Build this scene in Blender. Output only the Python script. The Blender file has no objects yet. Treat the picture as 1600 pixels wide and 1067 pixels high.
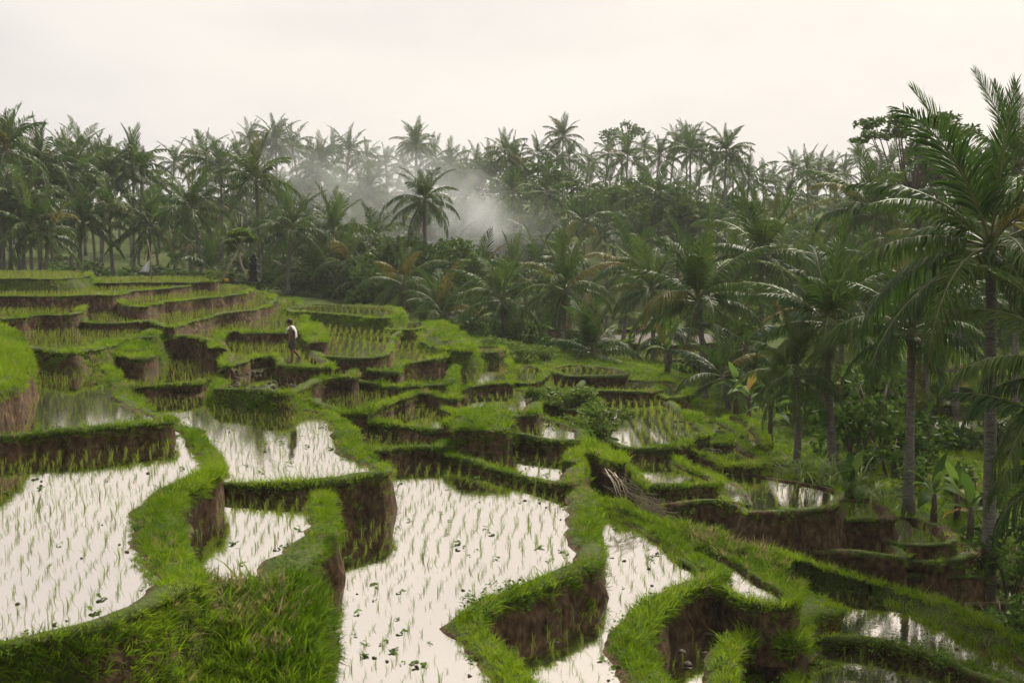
import bpy, math, random
import numpy as np
from mathutils import Vector, Matrix
from mathutils.geometry import delaunay_2d_cdt, tessellate_polygon
from mathutils import noise as mnoise

R = math.radians
rnd = random.Random(11)
rng = np.random.default_rng(11)
scene = bpy.context.scene
col = scene.collection

# ------------------------------------------------------------------ camera
F_PX, HOR = 2000.0, 370.0
PITCH = math.atan((533.5 - HOR) / F_PX)
cam_d = bpy.data.cameras.new('camera')
cam_d.sensor_width = 36.0
cam_d.lens = 36.0 * F_PX / 1600.0
cam_d.clip_start = 0.1
cam_d.clip_end = 6000
cam_d.dof.use_dof = True
cam_d.dof.focus_distance = 46
cam_d.dof.aperture_fstop = 2.2
cam = bpy.data.objects.new('camera', cam_d)
col.objects.link(cam)
cam.location = (0, 0, 0)
cam.rotation_euler = (math.pi / 2 - PITCH, 0, 0)
scene.camera = cam
cp, sp = math.cos(PITCH), math.sin(PITCH)


def ray(px, py):
    u, v = (px - 800.0) / F_PX, -(py - 533.5) / F_PX
    return np.array([u, cp + v * sp, -sp + v * cp])


def at_z(px, py, z):
    d = ray(px, py)
    t = z / min(d[2], -0.004)
    return d * t


def at_d(px, py, dist):
    d = ray(px, py)
    return d * (dist / d[1])


def project(P):
    P = np.asarray(P, float)
    x, y, z = P[..., 0], P[..., 1], P[..., 2]
    f = y * cp - z * sp
    v = y * sp + z * cp
    f = np.where(f < 0.1, 0.1, f)
    return 800 + F_PX * x / f, 533.5 - F_PX * v / f, f


# ------------------------------------------------------------------ world
SUN_EL, SUN_AZ = R(46), R(24)          # veiled sun, behind the forest, right of the view
world = bpy.data.worlds.new('World')
scene.world = world
world.use_nodes = True
wn, wl = world.node_tree.nodes, world.node_tree.links
wn.clear()
w_out = wn.new('ShaderNodeOutputWorld')
w_bg = wn.new('ShaderNodeBackground')
w_tc = wn.new('ShaderNodeTexCoord')
w_sky = wn.new('ShaderNodeTexSky')
w_sky.sky_type = 'NISHITA'
w_sky.sun_disc = False
w_sky.sun_elevation = SUN_EL
w_sky.sun_rotation = SUN_AZ
w_sky.air_density = 1.5
w_sky.dust_density = 4.0
sun_dir = Vector((math.sin(SUN_AZ) * math.cos(SUN_EL), math.cos(SUN_AZ) * math.cos(SUN_EL), math.sin(SUN_EL)))
w_dot = wn.new('ShaderNodeVectorMath'); w_dot.operation = 'DOT_PRODUCT'
w_nrm = wn.new('ShaderNodeVectorMath'); w_nrm.operation = 'NORMALIZE'
wl.new(w_tc.outputs['Generated'], w_nrm.inputs[0])
wl.new(w_nrm.outputs[0], w_dot.inputs[0])
w_dot.inputs[1].default_value = sun_dir
w_ramp = wn.new('ShaderNodeValToRGB')
e = w_ramp.color_ramp.elements
e[0].position, e[0].color = 0.0, (0.50, 0.50, 0.50, 1)
e[1].position, e[1].color = 1.0, (1.20, 1.10, 0.96, 1)
e.new(0.60).color = (0.85, 0.81, 0.775, 1)
e.new(0.82).color = (0.96, 0.90, 0.83, 1)
wl.new(w_dot.outputs['Value'], w_ramp.inputs['Fac'])
w_map = wn.new('ShaderNodeMapping')
w_map.inputs['Scale'].default_value = (2.2, 2.2, 7.0)
wl.new(w_nrm.outputs[0], w_map.inputs['Vector'])
w_noise = wn.new('ShaderNodeTexNoise')
w_noise.inputs['Scale'].default_value = 1.7
w_noise.inputs['Detail'].default_value = 5
wl.new(w_map.outputs[0], w_noise.inputs['Vector'])
w_nr = wn.new('ShaderNodeValToRGB')
w_nr.color_ramp.elements[0].position, w_nr.color_ramp.elements[0].color = 0.36, (0.925, 0.92, 0.93, 1)
w_nr.color_ramp.elements[1].position, w_nr.color_ramp.elements[1].color = 0.62, (1.03, 1.02, 1.0, 1)
wl.new(w_noise.outputs['Fac'], w_nr.inputs['Fac'])
w_mul = wn.new('ShaderNodeMixRGB'); w_mul.blend_type = 'MULTIPLY'; w_mul.inputs['Fac'].default_value = 1
wl.new(w_ramp.outputs['Color'], w_mul.inputs[1])
wl.new(w_nr.outputs['Color'], w_mul.inputs[2])
w_sc = wn.new('ShaderNodeMixRGB'); w_sc.blend_type = 'MULTIPLY'; w_sc.inputs['Fac'].default_value = 1
w_sc.inputs[2].default_value = (0.06, 0.06, 0.06, 1)
wl.new(w_sky.outputs['Color'], w_sc.inputs[1])
w_mix = wn.new('ShaderNodeMixRGB'); w_mix.inputs['Fac'].default_value = 0.93   # cloud cover over the clear sky
wl.new(w_sc.outputs['Color'], w_mix.inputs[1])
wl.new(w_mul.outputs['Color'], w_mix.inputs[2])
wl.new(w_mix.outputs['Color'], w_bg.inputs['Color'])
w_bg.inputs['Strength'].default_value = 1.03
wl.new(w_bg.outputs[0], w_out.inputs['Surface'])

sun_l = bpy.data.lights.new('sun', 'SUN')
sun_l.energy = 5.0
sun_l.angle = R(12)
sun_l.color = (1.0, 0.93, 0.80)
sun = bpy.data.objects.new('sun', sun_l)
col.objects.link(sun)
sun.rotation_euler = (-sun_dir).to_track_quat('-Z', 'Y').to_euler()

scene.view_settings.view_transform = 'Standard'
scene.view_settings.look = 'None'
scene.view_settings.exposure = 0.12
scene.view_settings.gamma = 1.0
scene.view_settings.use_curve_mapping = False
scene.render.engine = 'CYCLES'
scene.cycles.use_denoising = True
scene.cycles.use_adaptive_sampling = True
scene.cycles.adaptive_threshold = 0.03
scene.cycles.max_bounces = 5
scene.cycles.diffuse_bounces = 2
scene.cycles.glossy_bounces = 3
scene.cycles.transmission_bounces = 3
scene.cycles.transparent_max_bounces = 6
scene.cycles.volume_bounces = 0
scene.cycles.volume_step_rate = 2.0
scene.cycles.volume_max_steps = 128
scene.cycles.caustics_reflective = False
scene.cycles.caustics_refractive = False

# ------------------------------------------------------------------ helpers


def tag(o, label=None, cat=None, group=None, kind=None):
    if label: o['label'] = label
    if cat: o['category'] = cat
    if group: o['group'] = group
    if kind: o['kind'] = kind
    return o


def obj(name, me, mat=None, parent=None):
    o = bpy.data.objects.new(name, me)
    col.objects.link(o)
    if mat is not None and len(me.materials) == 0:
        me.materials.append(mat)
    if parent is not None:
        o.parent = parent
    return o


def empty(name, loc, rz=0.0):
    o = bpy.data.objects.new(name, None)
    o.empty_display_size = 0.3
    o.location = loc
    o.rotation_euler = (0, 0, rz)
    col.objects.link(o)
    return o


def mesh(name, V, Fc, smooth=True, mat=None):
    me = bpy.data.meshes.new(name)
    me.from_pydata([tuple(map(float, v)) for v in V], [], [tuple(map(int, f)) for f in Fc])
    if smooth:
        me.polygons.foreach_set('use_smooth', [True] * len(me.polygons))
    if mat is not None:
        me.materials.append(mat)
    me.update()
    return me


def fattr(me, name, vals):
    a = me.attributes.new(name, 'FLOAT', 'POINT')
    a.data.foreach_set('value', np.asarray(vals, np.float32))


class MB:
    def __init__(s): s.V, s.F = [], []

    def add(s, V, Fc):
        n = len(s.V)
        s.V += [tuple(v) for v in V]
        s.F += [tuple(i + n for i in f) for f in Fc]

    def box(s, c, h):
        x, y, z = c; a, b, d = h
        V = [(x + i * a, y + j * b, z + k * d) for i in (-1, 1) for j in (-1, 1) for k in (-1, 1)]
        s.add(V, [(0, 1, 3, 2), (4, 6, 7, 5), (0, 4, 5, 1), (2, 3, 7, 6), (0, 2, 6, 4), (1, 5, 7, 3)])

    def frustum(s, c, z0, z1, a0, a1, n=4, rot=math.pi / 4):
        V = []
        for z, a in ((z0, a0), (z1, a1)):
            for i in range(n):
                t = rot + i * 2 * math.pi / n
                V.append((c[0] + a * math.cos(t), c[1] + a * math.sin(t), z))
        Fc = [(i, (i + 1) % n, n + (i + 1) % n, n + i) for i in range(n)]
        Fc += [tuple(range(n))[::-1], tuple(range(n, 2 * n))]
        s.add(V, Fc)

    def tube(s, pts, rad, n=8):
        pts = [Vector(p) for p in pts]
        V, Fc = [], []
        m = len(pts)
        for i, p in enumerate(pts):
            t = (pts[min(i + 1, m - 1)] - pts[max(i - 1, 0)]).normalized()
            a = t.cross(Vector((0, 1, 0.01)))
            if a.length < 0.05: a = t.cross(Vector((1, 0, 0)))
            a.normalize(); b = t.cross(a)
            r = rad[i] if hasattr(rad, '__len__') else rad
            for k in range(n):
                an = 2 * math.pi * k / n
                V.append(p + (a * math.cos(an) + b * math.sin(an)) * r)
        for i in range(m - 1):
            for k in range(n):
                k2 = (k + 1) % n
                Fc.append((i * n + k, i * n + k2, (i + 1) * n + k2, (i + 1) * n + k))
        Fc.append(tuple(range(n))[::-1])
        Fc.append(tuple(range((m - 1) * n, m * n)))
        s.add(V, Fc)

    def sphere(s, c, r, nu=10, nv=7):
        V, Fc = [], []
        rr = r if hasattr(r, '__len__') else (r, r, r)
        for j in range(nv + 1):
            th = math.pi * j / nv
            for i in range(nu):
                ph = 2 * math.pi * i / nu
                V.append((c[0] + rr[0] * math.sin(th) * math.cos(ph), c[1] + rr[1] * math.sin(th) * math.sin(ph), c[2] + rr[2] * math.cos(th)))
        for j in range(nv):
            for i in range(nu):
                i2 = (i + 1) % nu
                Fc.append((j * nu + i, (j + 1) * nu + i, (j + 1) * nu + i2, j * nu + i2))
        s.add(V, Fc)

    def build(s, name, mat, parent=None, smooth=True):
        return obj(name, mesh(name, s.V, s.F, smooth), mat, parent)


def smooth_noise(P, scale, seed=0):
    """cheap vectorised value noise (sum of sines), P (N,2|3)"""
    g = np.random.default_rng(seed)
    out = np.zeros(len(P))
    for k in range(5):
        d = g.normal(size=P.shape[1]); d /= np.linalg.norm(d)
        f = scale * (0.7 + 0.5 * k)
        out += np.sin(P @ d * f + g.uniform(0, 6.28)) / (1 + 0.5 * k)
    return out / 2.2


def inside(poly, P):
    x, y = P[:, 0], P[:, 1]
    res = np.zeros(len(P), bool)
    n = len(poly)
    j = n - 1
    for i in range(n):
        xi, yi = poly[i]; xj, yj = poly[j]
        if yi != yj:
            c = ((yi > y) != (yj > y)) & (x < (xj - xi) * (y - yi) / (yj - yi) + xi)
            res ^= c
        j = i
    return res


def edge_dist(poly, P):
    best = np.full(len(P), 1e9)
    n = len(poly)
    for i in range(n):
        a, b = poly[i], poly[(i + 1) % n]
        ab = b - a
        L = max(ab @ ab, 1e-9)
        t = np.clip(((P - a) @ ab) / L, 0, 1)
        q = a + t[:, None] * ab
        best = np.minimum(best, np.hypot(*(P - q).T))
    return best


# ------------------------------------------------------------------ materials
MATS = {}


def new_mat(name):
    m = bpy.data.materials.new(name)
    m.use_nodes = True
    nt = m.node_tree
    nt.nodes.clear()
    out = nt.nodes.new('ShaderNodeOutputMaterial')
    MATS[name] = m
    return m, nt.nodes, nt.links, out


def ramp(nodes, stops):
    r = nodes.new('ShaderNodeValToRGB')
    el = r.color_ramp.elements
    el[0].position, el[0].color = stops[0][0], (*stops[0][1], 1)
    el[1].position, el[1].color = stops[-1][0], (*stops[-1][1], 1)
    for p, c in stops[1:-1]:
        x = el.new(p); x.color = (*c, 1)
    return r


def noise_node(nodes, links, scale, detail=4, vec=None, stretch=None):
    n = nodes.new('ShaderNodeTexNoise')
    n.inputs['Scale'].default_value = scale
    n.inputs['Detail'].default_value = detail
    if vec is not None:
        if stretch:
            mp = nodes.new('ShaderNodeMapping')
            mp.inputs['Scale'].default_value = stretch
            links.new(vec, mp.inputs['Vector'])
            vec = mp.outputs[0]
        links.new(vec, n.inputs['Vector'])
    return n


def leaf_mat(name, lo, hi, trans=0.35, rough=0.5, var='object', spec=0.35, yellow=None, ypos=0.9):
    """foliage: colour varies leaf by leaf, thin and partly translucent"""
    m, N, L, out = new_mat(name)
    if var == 'object':
        oi = N.new('ShaderNodeObjectInfo'); f = oi.outputs['Random']
    elif var == 'instance':
        at = N.new('ShaderNodeAttribute'); at.attribute_type = 'INSTANCER'; at.attribute_name = 'tint'; f = at.outputs['Fac']
    else:
        gm = N.new('ShaderNodeNewGeometry'); f = gm.outputs['Random Per Island']
    stops = [(0.0, lo), (1.0, hi)]
    if yellow: stops = [(0.0, lo), (ypos, hi), (min(1.0, ypos + 0.05), yellow)]
    r = ramp(N, stops)
    L.new(f, r.inputs['Fac'])
    c = r.outputs['Color']
    if var == 'object':
        gm = N.new('ShaderNodeNewGeometry')
        mx = N.new('ShaderNodeMixRGB'); mx.blend_type = 'MULTIPLY'; mx.inputs[0].default_value = 0.6
        r2 = ramp(N, [(0.0, (0.62, 0.66, 0.62)), (1.0, (1.25, 1.2, 1.05))])
        L.new(gm.outputs['Random Per Island'], r2.inputs['Fac'])
        L.new(c, mx.inputs[1]); L.new(r2.outputs['Color'], mx.inputs[2])
        c = mx.outputs[0]
    b = N.new('ShaderNodeBsdfPrincipled')
    b.inputs['Roughness'].default_value = rough
    b.inputs['Specular IOR Level'].default_value = spec
    L.new(c, b.inputs['Base Color'])
    t = N.new('ShaderNodeBsdfTranslucent')
    L.new(c, t.inputs['Color'])
    mix = N.new('ShaderNodeMixShader'); mix.inputs[0].default_value = trans
    L.new(b.outputs[0], mix.inputs[1]); L.new(t.outputs[0], mix.inputs[2])
    L.new(mix.outputs[0], out.inputs['Surface'])
    return m


def plain_mat(name, c0, c1, scale=6, rough=0.8, stretch=None, bump=0.3, spec=0.3):
    m, N, L, out = new_mat(name)
    tc = N.new('ShaderNodeTexCoord')
    n = noise_node(N, L, scale, 5, tc.outputs['Object'], stretch)
    r = ramp(N, [(0.3, c0), (0.7, c1)])
    L.new(n.outputs['Fac'], r.inputs['Fac'])
    b = N.new('ShaderNodeBsdfPrincipled')
    b.inputs['Roughness'].default_value = rough
    b.inputs['Specular IOR Level'].default_value = spec
    L.new(r.outputs['Color'], b.inputs['Base Color'])
    if bump:
        bp = N.new('ShaderNodeBump'); bp.inputs['Strength'].default_value = bump; bp.inputs['Distance'].default_value = 0.03
        L.new(n.outputs['Fac'], bp.inputs['Height']); L.new(bp.outputs[0], b.inputs['Normal'])
    L.new(b.outputs[0], out.inputs['Surface'])
    return m


def terrace_mat():
    """earth riser with root streaks below, turf on the bund; the attribute 'turf' says which"""
    m, N, L, out = new_mat('terrace_earth_and_turf')
    gm = N.new('ShaderNodeNewGeometry')
    pos = gm.outputs['Position']
    streak = noise_node(N, L, 4.0, 6, pos, (1.8, 1.8, 1.1))
    blot = noise_node(N, L, 1.1, 4, pos)
    fine = noise_node(N, L, 14.0, 4, pos)
    r1 = ramp(N, [(0.3, (0.036, 0.022, 0.011)), (0.5, (0.100, 0.064, 0.034)), (0.66, (0.175, 0.118, 0.068)), (0.82, (0.32, 0.24, 0.155))])
    L.new(streak.outputs['Fac'], r1.inputs['Fac'])
    r2 = ramp(N, [(0.35, (0.62, 0.60, 0.58)), (0.65, (1.15, 1.1, 1.05))])
    L.new(blot.outputs['Fac'], r2.inputs['Fac'])
    mul = N.new('ShaderNodeMixRGB'); mul.blend_type = 'MULTIPLY'; mul.inputs[0].default_value = 1
    L.new(r1.outputs[0], mul.inputs[1]); L.new(r2.outputs[0], mul.inputs[2])
    # mud and turf
    rt = ramp(N, [(0.25, (0.028, 0.035, 0.010)), (0.5, (0.055, 0.08, 0.013)), (0.75, (0.10, 0.10, 0.03))])
    L.new(fine.outputs['Fac'], rt.inputs['Fac'])
    at = N.new('ShaderNodeAttribute'); at.attribute_name = 'turf'
    ad = N.new('ShaderNodeMath'); ad.operation = 'ADD'
    nb = N.new('ShaderNodeMath'); nb.operation = 'MULTIPLY_ADD'
    L.new(blot.outputs['Fac'], nb.inputs[0]); nb.inputs[1].default_value = 1.3; nb.inputs[2].default_value = -0.65
    L.new(at.outputs['Fac'], ad.inputs[0]); L.new(nb.outputs[0], ad.inputs[1])
    rr = ramp(N, [(0.42, (0, 0, 0)), (0.58, (1, 1, 1))])
    L.new(ad.outputs[0], rr.inputs['Fac'])
    mx = N.new('ShaderNodeMixRGB')
    L.new(rr.outputs[0], mx.inputs[0]); L.new(mul.outputs[0], mx.inputs[1]); L.new(rt.outputs[0], mx.inputs[2])
    b = N.new('ShaderNodeBsdfPrincipled')
    b.inputs['Roughness'].default_value = 0.9
    b.inputs['Specular IOR Level'].default_value = 0.15
    L.new(mx.outputs[0], b.inputs['Base Color'])
    bp = N.new('ShaderNodeBump'); bp.inputs['Strength'].default_value = 0.8; bp.inputs['Distance'].default_value = 0.08
    L.new(streak.outputs['Fac'], bp.inputs['Height'])
    bp2 = N.new('ShaderNodeBump'); bp2.inputs['Strength'].default_value = 0.5; bp2.inputs['Distance'].default_value = 0.03
    L.new(fine.outputs['Fac'], bp2.inputs['Height']); L.new(bp.outputs[0], bp2.inputs['Normal'])
    L.new(bp2.outputs[0], b.inputs['Normal'])
    L.new(b.outputs[0], out.inputs['Surface'])
    return m


def water_mat():
    """still, silty paddy water: strong mirror at this grazing angle, brown mud beneath"""
    m, N, L, out = new_mat('paddy_water')
    gm = N.new('ShaderNodeNewGeometry')
    n1 = noise_node(N, L, 0.9, 3, gm.outputs['Position'])
    n2 = noise_node(N, L, 7.0, 3, gm.outputs['Position'])
    r = ramp(N, [(0.35, (0.05, 0.04, 0.026)), (0.65, (0.10, 0.078, 0.05))])
    L.new(n1.outputs['Fac'], r.inputs['Fac'])
    d = N.new('ShaderNodeBsdfDiffuse')
    L.new(r.outputs[0], d.inputs['Color'])
    g = N.new('ShaderNodeBsdfGlossy')
    g.inputs['Roughness'].default_value = 0.03
    g.inputs['Color'].default_value = (0.92, 0.865, 0.80, 1)
    bp = N.new('ShaderNodeBump'); bp.inputs['Strength'].default_value = 0.018; bp.inputs['Distance'].default_value = 0.05
    L.new(n2.outputs['Fac'], bp.inputs['Height']); L.new(bp.outputs[0], g.inputs['Normal'])
    lw = N.new('ShaderNodeLayerWeight'); lw.inputs['Blend'].default_value = 0.75
    rf = ramp(N, [(0.0, (0.12, 0.12, 0.12)), (0.55, (0.55, 0.55, 0.55)), (0.8, (0.93, 0.93, 0.93))])
    L.new(lw.outputs['Facing'], rf.inputs['Fac'])
    mx = N.new('ShaderNodeMixShader')
    L.new(rf.outputs[0], mx.inputs[0]); L.new(d.outputs[0], mx.inputs[1]); L.new(g.outputs[0], mx.inputs[2])
    L.new(mx.outputs[0], out.inputs['Surface'])
    return m


def ground_mat():
    m, N, L, out = new_mat('hillside_turf')
    gm = N.new('ShaderNodeNewGeometry')
    n1 = noise_node(N, L, 0.35, 5, gm.outputs['Position'])
    n2 = noise_node(N, L, 6.0, 5, gm.outputs['Position'])
    r1 = ramp(N, [(0.3, (0.035, 0.05, 0.014)), (0.55, (0.07, 0.105, 0.02)), (0.8, (0.11, 0.085, 0.045))])
    r2 = ramp(N, [(0.3, (0.55, 0.55, 0.5)), (0.7, (1.25, 1.2, 1.1))])
    L.new(n1.outputs['Fac'], r1.inputs['Fac']); L.new(n2.outputs['Fac'], r2.inputs['Fac'])
    mul = N.new('ShaderNodeMixRGB'); mul.blend_type = 'MULTIPLY'; mul.inputs[0].default_value = 1
    L.new(r1.outputs[0], mul.inputs[1]); L.new(r2.outputs[0], mul.inputs[2])
    # bare earth where the attribute says so
    at = N.new('ShaderNodeAttribute'); at.attribute_name = 'bare'
    mx = N.new('ShaderNodeMixRGB'); mx.inputs[2].default_value = (0.10, 0.068, 0.045, 1)
    L.new(at.outputs['Fac'], mx.inputs[0]); L.new(mul.outputs[0], mx.inputs[1])
    b = N.new('ShaderNodeBsdfPrincipled'); b.inputs['Roughness'].default_value = 0.95
    b.inputs['Specular IOR Level'].default_value = 0.1
    L.new(mx.outputs[0], b.inputs['Base Color'])
    bp = N.new('ShaderNodeBump'); bp.inputs['Strength'].default_value = 0.7; bp.inputs['Distance'].default_value = 0.12
    L.new(n2.outputs['Fac'], bp.inputs['Height']); L.new(bp.outputs[0], b.inputs['Normal'])
    L.new(b.outputs[0], out.inputs['Surface'])
    return m


M_TERR = terrace_mat()
M_WATER = water_mat()
M_GROUND = ground_mat()
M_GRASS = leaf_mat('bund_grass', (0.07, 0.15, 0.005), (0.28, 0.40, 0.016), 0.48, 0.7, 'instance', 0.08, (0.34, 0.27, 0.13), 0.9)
M_RICE = leaf_mat('rice_seedling', (0.15, 0.21, 0.02), (0.30, 0.38, 0.04), 0.5, 0.55, 'instance', 0.25)
M_BANKWEED = leaf_mat('bank_weed', (0.04, 0.09, 0.012), (0.13, 0.22, 0.028), 0.4, 0.8, 'instance', 0.04)
M_WEED = leaf_mat('water_weed', (0.05, 0.10, 0.015), (0.14, 0.24, 0.03), 0.25, 0.8, 'instance', 0.05)
M_FROND = leaf_mat('palm_frond', (0.040, 0.086, 0.015), (0.108, 0.170, 0.029), 0.38, 0.5, 'object', 0.3, (0.19, 0.16, 0.035), 0.93)
M_RIB = plain_mat('frond_rib', (0.11, 0.13, 0.04), (0.22, 0.21, 0.085), 4, 0.5, None, 0)
M_DEAD = leaf_mat('dead_frond', (0.12, 0.07, 0.03), (0.24, 0.15, 0.07), 0.25, 0.8, 'object', 0.15)
M_TREELEAF = leaf_mat('tree_leaf', (0.035, 0.075, 0.012), (0.105, 0.17, 0.026), 0.34, 0.65, 'island', 0.12)
M_LIGHTLEAF = leaf_mat('bright_leaf', (0.07, 0.13, 0.015), (0.17, 0.24, 0.03), 0.42, 0.6, 'island', 0.15)
M_BANANA = leaf_mat('banana_leaf', (0.06, 0.12, 0.02), (0.13, 0.21, 0.035), 0.5, 0.6, 'object', 0.15, (0.26, 0.17, 0.04))
M_REED = leaf_mat('reed_leaf', (0.12, 0.20, 0.04), (0.28, 0.36, 0.10), 0.45, 0.5, 'island', 0.35)
M_TRUNK = plain_mat('palm_trunk', (0.08, 0.07, 0.058), (0.26, 0.235, 0.20), 5, 0.9, (1, 1, 5), 0.6)
M_BARK = plain_mat('bark', (0.06, 0.045, 0.032), (0.16, 0.125, 0.095), 5, 0.9, (2, 2, 0.6), 0.6)
M_STONE = plain_mat('shrine_stone', (0.012, 0.012, 0.012), (0.045, 0.045, 0.04), 9, 0.85, None, 0.5)
M_BAMBOO = plain_mat('bamboo_pole', (0.24, 0.18, 0.10), (0.42, 0.34, 0.22), 8, 0.6, (3, 3, 1), 0.2)
M_STICK = plain_mat('dry_stick', (0.24, 0.19, 0.13), (0.48, 0.41, 0.32), 8, 0.8, (3, 3, 1), 0.2)
M_CLOTH = plain_mat('white_cloth', (0.62, 0.61, 0.59), (0.8, 0.79, 0.77), 5, 0.9, None, 0.2)
M_YELLOW = plain_mat('yellow_cloth', (0.55, 0.30, 0.02), (0.75, 0.45, 0.05), 5, 0.9, None, 0.2)
M_SKIN = plain_mat('skin', (0.14, 0.065, 0.035), (0.19, 0.09, 0.05), 9, 0.5, None, 0.05, 0.4)
M_HAIR = plain_mat('hair', (0.018, 0.012, 0.009), (0.04, 0.028, 0.02), 20, 0.6)
M_SHORTS = plain_mat('shorts', (0.035, 0.035, 0.034), (0.075, 0.072, 0.066), 14, 0.9)
M_THATCH = plain_mat('thatch', (0.22, 0.16, 0.10), (0.42, 0.32, 0.22), 10, 0.95, (3, 3, 0.6), 0.6)
M_MUD = plain_mat('mud', (0.035, 0.026, 0.018), (0.085, 0.062, 0.042), 6, 0.75, None, 0.5)
M_COCO = plain_mat('coconut', (0.10, 0.10, 0.03), (0.24, 0.15, 0.05), 6, 0.6)

# ------------------------------------------------------------------ terraces
# each: z of the water, bund width, rim traced where it stands on the hillside
TERR = []


def T(z, pts, label, w=0.4, style='flood', drop=1.6, batter=0.20, grassy=0.0, angle=None, bump=0.0, gsel=None, gr=1.0):
    TERR.append(dict(z=z, pts=pts, label=label, w=w, style=style, drop=drop, batter=batter, grassy=grassy, angle=angle, bump=bump, gsel=gsel, gr=gr))


# ---- upper left of the hill
T(-2.6, [(-90, 421), (60, 420), (135, 421), (144, 428), (120, 433), (60, 435), (0, 435), (-90, 435)], 'highest green terrace at the far left edge of the hill', 0.5, 'green', 1.0, 0.5, 0.9)
T(-3.05, [(120, 430), (230, 429), (330, 429), (345, 436), (320, 441), (230, 440), (130, 441)], 'narrow green strip below the white flag', 0.4, 'green', 0.8)
T(-3.2, [(-90, 437), (120, 434), (240, 436), (310, 438), (311, 443), (280, 447), (240, 450), (208, 453), (180, 459), (100, 461), (20, 461), (-90, 461)], 'bright green terrace with a low dark bund at upper left', 0.4, 'green', 1.1)
T(-3.7, [(-90, 455), (60, 455), (150, 452), (206, 450), (207, 459), (185, 464), (150, 468), (134, 475), (127, 487), (100, 490), (60, 489), (20, 495), (-90, 500)], 'wide green terrace above a tall brown wall at far left', 0.6, 'green', 1.5)
T(-3.5, [(190, 452), (320, 440), (400, 446), (390, 455), (346, 461), (300, 466), (250, 471), (218, 478), (200, 476), (180, 466)], 'terrace with a long brown wall left of the shrine', 0.6, 'green', 1.3)
T(-4.05, [(110, 468), (200, 463), (300, 458), (395, 450), (430, 458), (431, 469), (407, 481), (370, 485), (325, 492), (300, 500), (262, 512), (245, 500), (190, 503), (132, 502), (120, 490)], 'long curving terrace under the brown wall by the shrine', 0.55, 'green', 1.2)
T(-4.3, [(-20, 500), (60, 495), (140, 495), (240, 494), (262, 500), (258, 516), (225, 526), (190, 530), (150, 545), (110, 553), (70, 548), (30, 545), (-20, 530)], 'seedling terrace with a ragged grassy front at left', 1.1, 'green', 1.3, 0.4, 0.7)
T(-4.55, [(240, 500), (330, 485), (410, 474), (462, 462), (478, 478), (480, 498), (474, 513), (450, 519), (400, 520), (354, 516), (345, 528), (338, 545), (326, 531), (290, 525), (258, 528), (240, 520)], 'green terrace above the walking man', 0.5, 'green', 1.2)
T(-4.9, [(345, 556), (345, 525), (400, 510), (480, 500), (492, 520), (490, 545), (515, 565), (525, 573), (500, 574), (440, 573), (433, 561), (429, 554), (396, 558), (366, 568), (350, 574)], 'terrace whose bund the man walks along', 0.35, 'green', 1.1)
T(-4.7, [(163, 524), (200, 516), (240, 518), (248, 530), (243, 552), (215, 560), (180, 553), (160, 545)], 'grassy lump with dry straw on top at left', 0.3, 'dry', 1.4, 0.25, 0.5, bump=0.25)
T(-5.4, [(160, 560), (200, 548), (260, 535), (345, 530), (360, 545), (345, 582), (318, 597), (290, 601), (240, 603), (205, 600), (175, 590)], 'dense bright seedling paddy left of the man', 0.12, 'green', 0.6, 0.4)
T(-3.95, [(-120, 490), (-20, 500), (22, 512), (36, 538), (46, 562), (45, 585), (18, 600), (-5, 614), (-120, 650)], 'tall grassy block at the left edge', 0.5, 'dry', 3.0, 0.15, 0.35, bump=0.08)
T(-4.85, [(20, 560), (60, 535), (140, 545), (165, 560), (178, 575), (188, 592), (198, 612, 0.5), (218, 630, 0.6), (262, 643, 0.6), (274, 655), (262, 658), (187, 666), (94, 673), (6, 678), (-100, 690), (-100, 620)], 'half shaded paddy with a straight dark wall at left', 0.45, 'flood', 1.2)
# ---- left middle and foreground
T(-5.2, [(-150, 690), (0, 662), (120, 655), (262, 645), (300, 668), (318, 684, 0.5), (340, 700, 0.55), (345, 735, 0.6), (320, 752, 0.7), (290, 768, 0.8), (273, 785, 0.9), (270, 812, 1.0), (277, 842, 1.0), (305, 866, 0.9), (318, 892, 0.9), (290, 915, 0.7), (262, 930, 0.5), (230, 952, 0.4), (160, 974, 0.35), (80, 988, 0.35), (0, 1005, 0.35), (-150, 1035, 0.35)], 'large flooded paddy reflecting the sky at lower left', 0.5, 'flood', 2.2, 0.35, 0.6, gsel=lambda x, y: (y > 862))
T(-5.7, [(190, 645, 1.0), (200, 612, 1.0), (185, 580, 0.8), (200, 556, 0.4), (260, 542, 0.3), (340, 540, 0.3), (358, 560, 0.3), (345, 590, 0.3), (375, 606), (420, 620), (470, 630), (520, 640), (545, 655, 0.7), (556, 690, 0.7), (580, 712, 0.6), (604, 722, 0.6), (604, 738, 0.5), (575, 742, 0.5), (520, 752, 0.5), (470, 757), (420, 755), (345, 753), (280, 752), (240, 700)], 'broad bright paddy with rows of seedlings left of centre', 0.35, 'flood', 1.6)
T(-5.84, [(300, 735), (345, 738), (420, 745), (480, 745), (503, 764, 0.5), (514, 786, 0.6), (522, 820, 0.7), (512, 852, 0.8), (490, 872, 0.9), (474, 896, 0.9), (440, 915, 0.7), (390, 928, 0.35), (335, 930, 0.3), (290, 900), (270, 840), (280, 780)], 'small flooded paddy wedged between two earth walls', 0.4, 'flood', 1.6, 0.15, 0.2)
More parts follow.
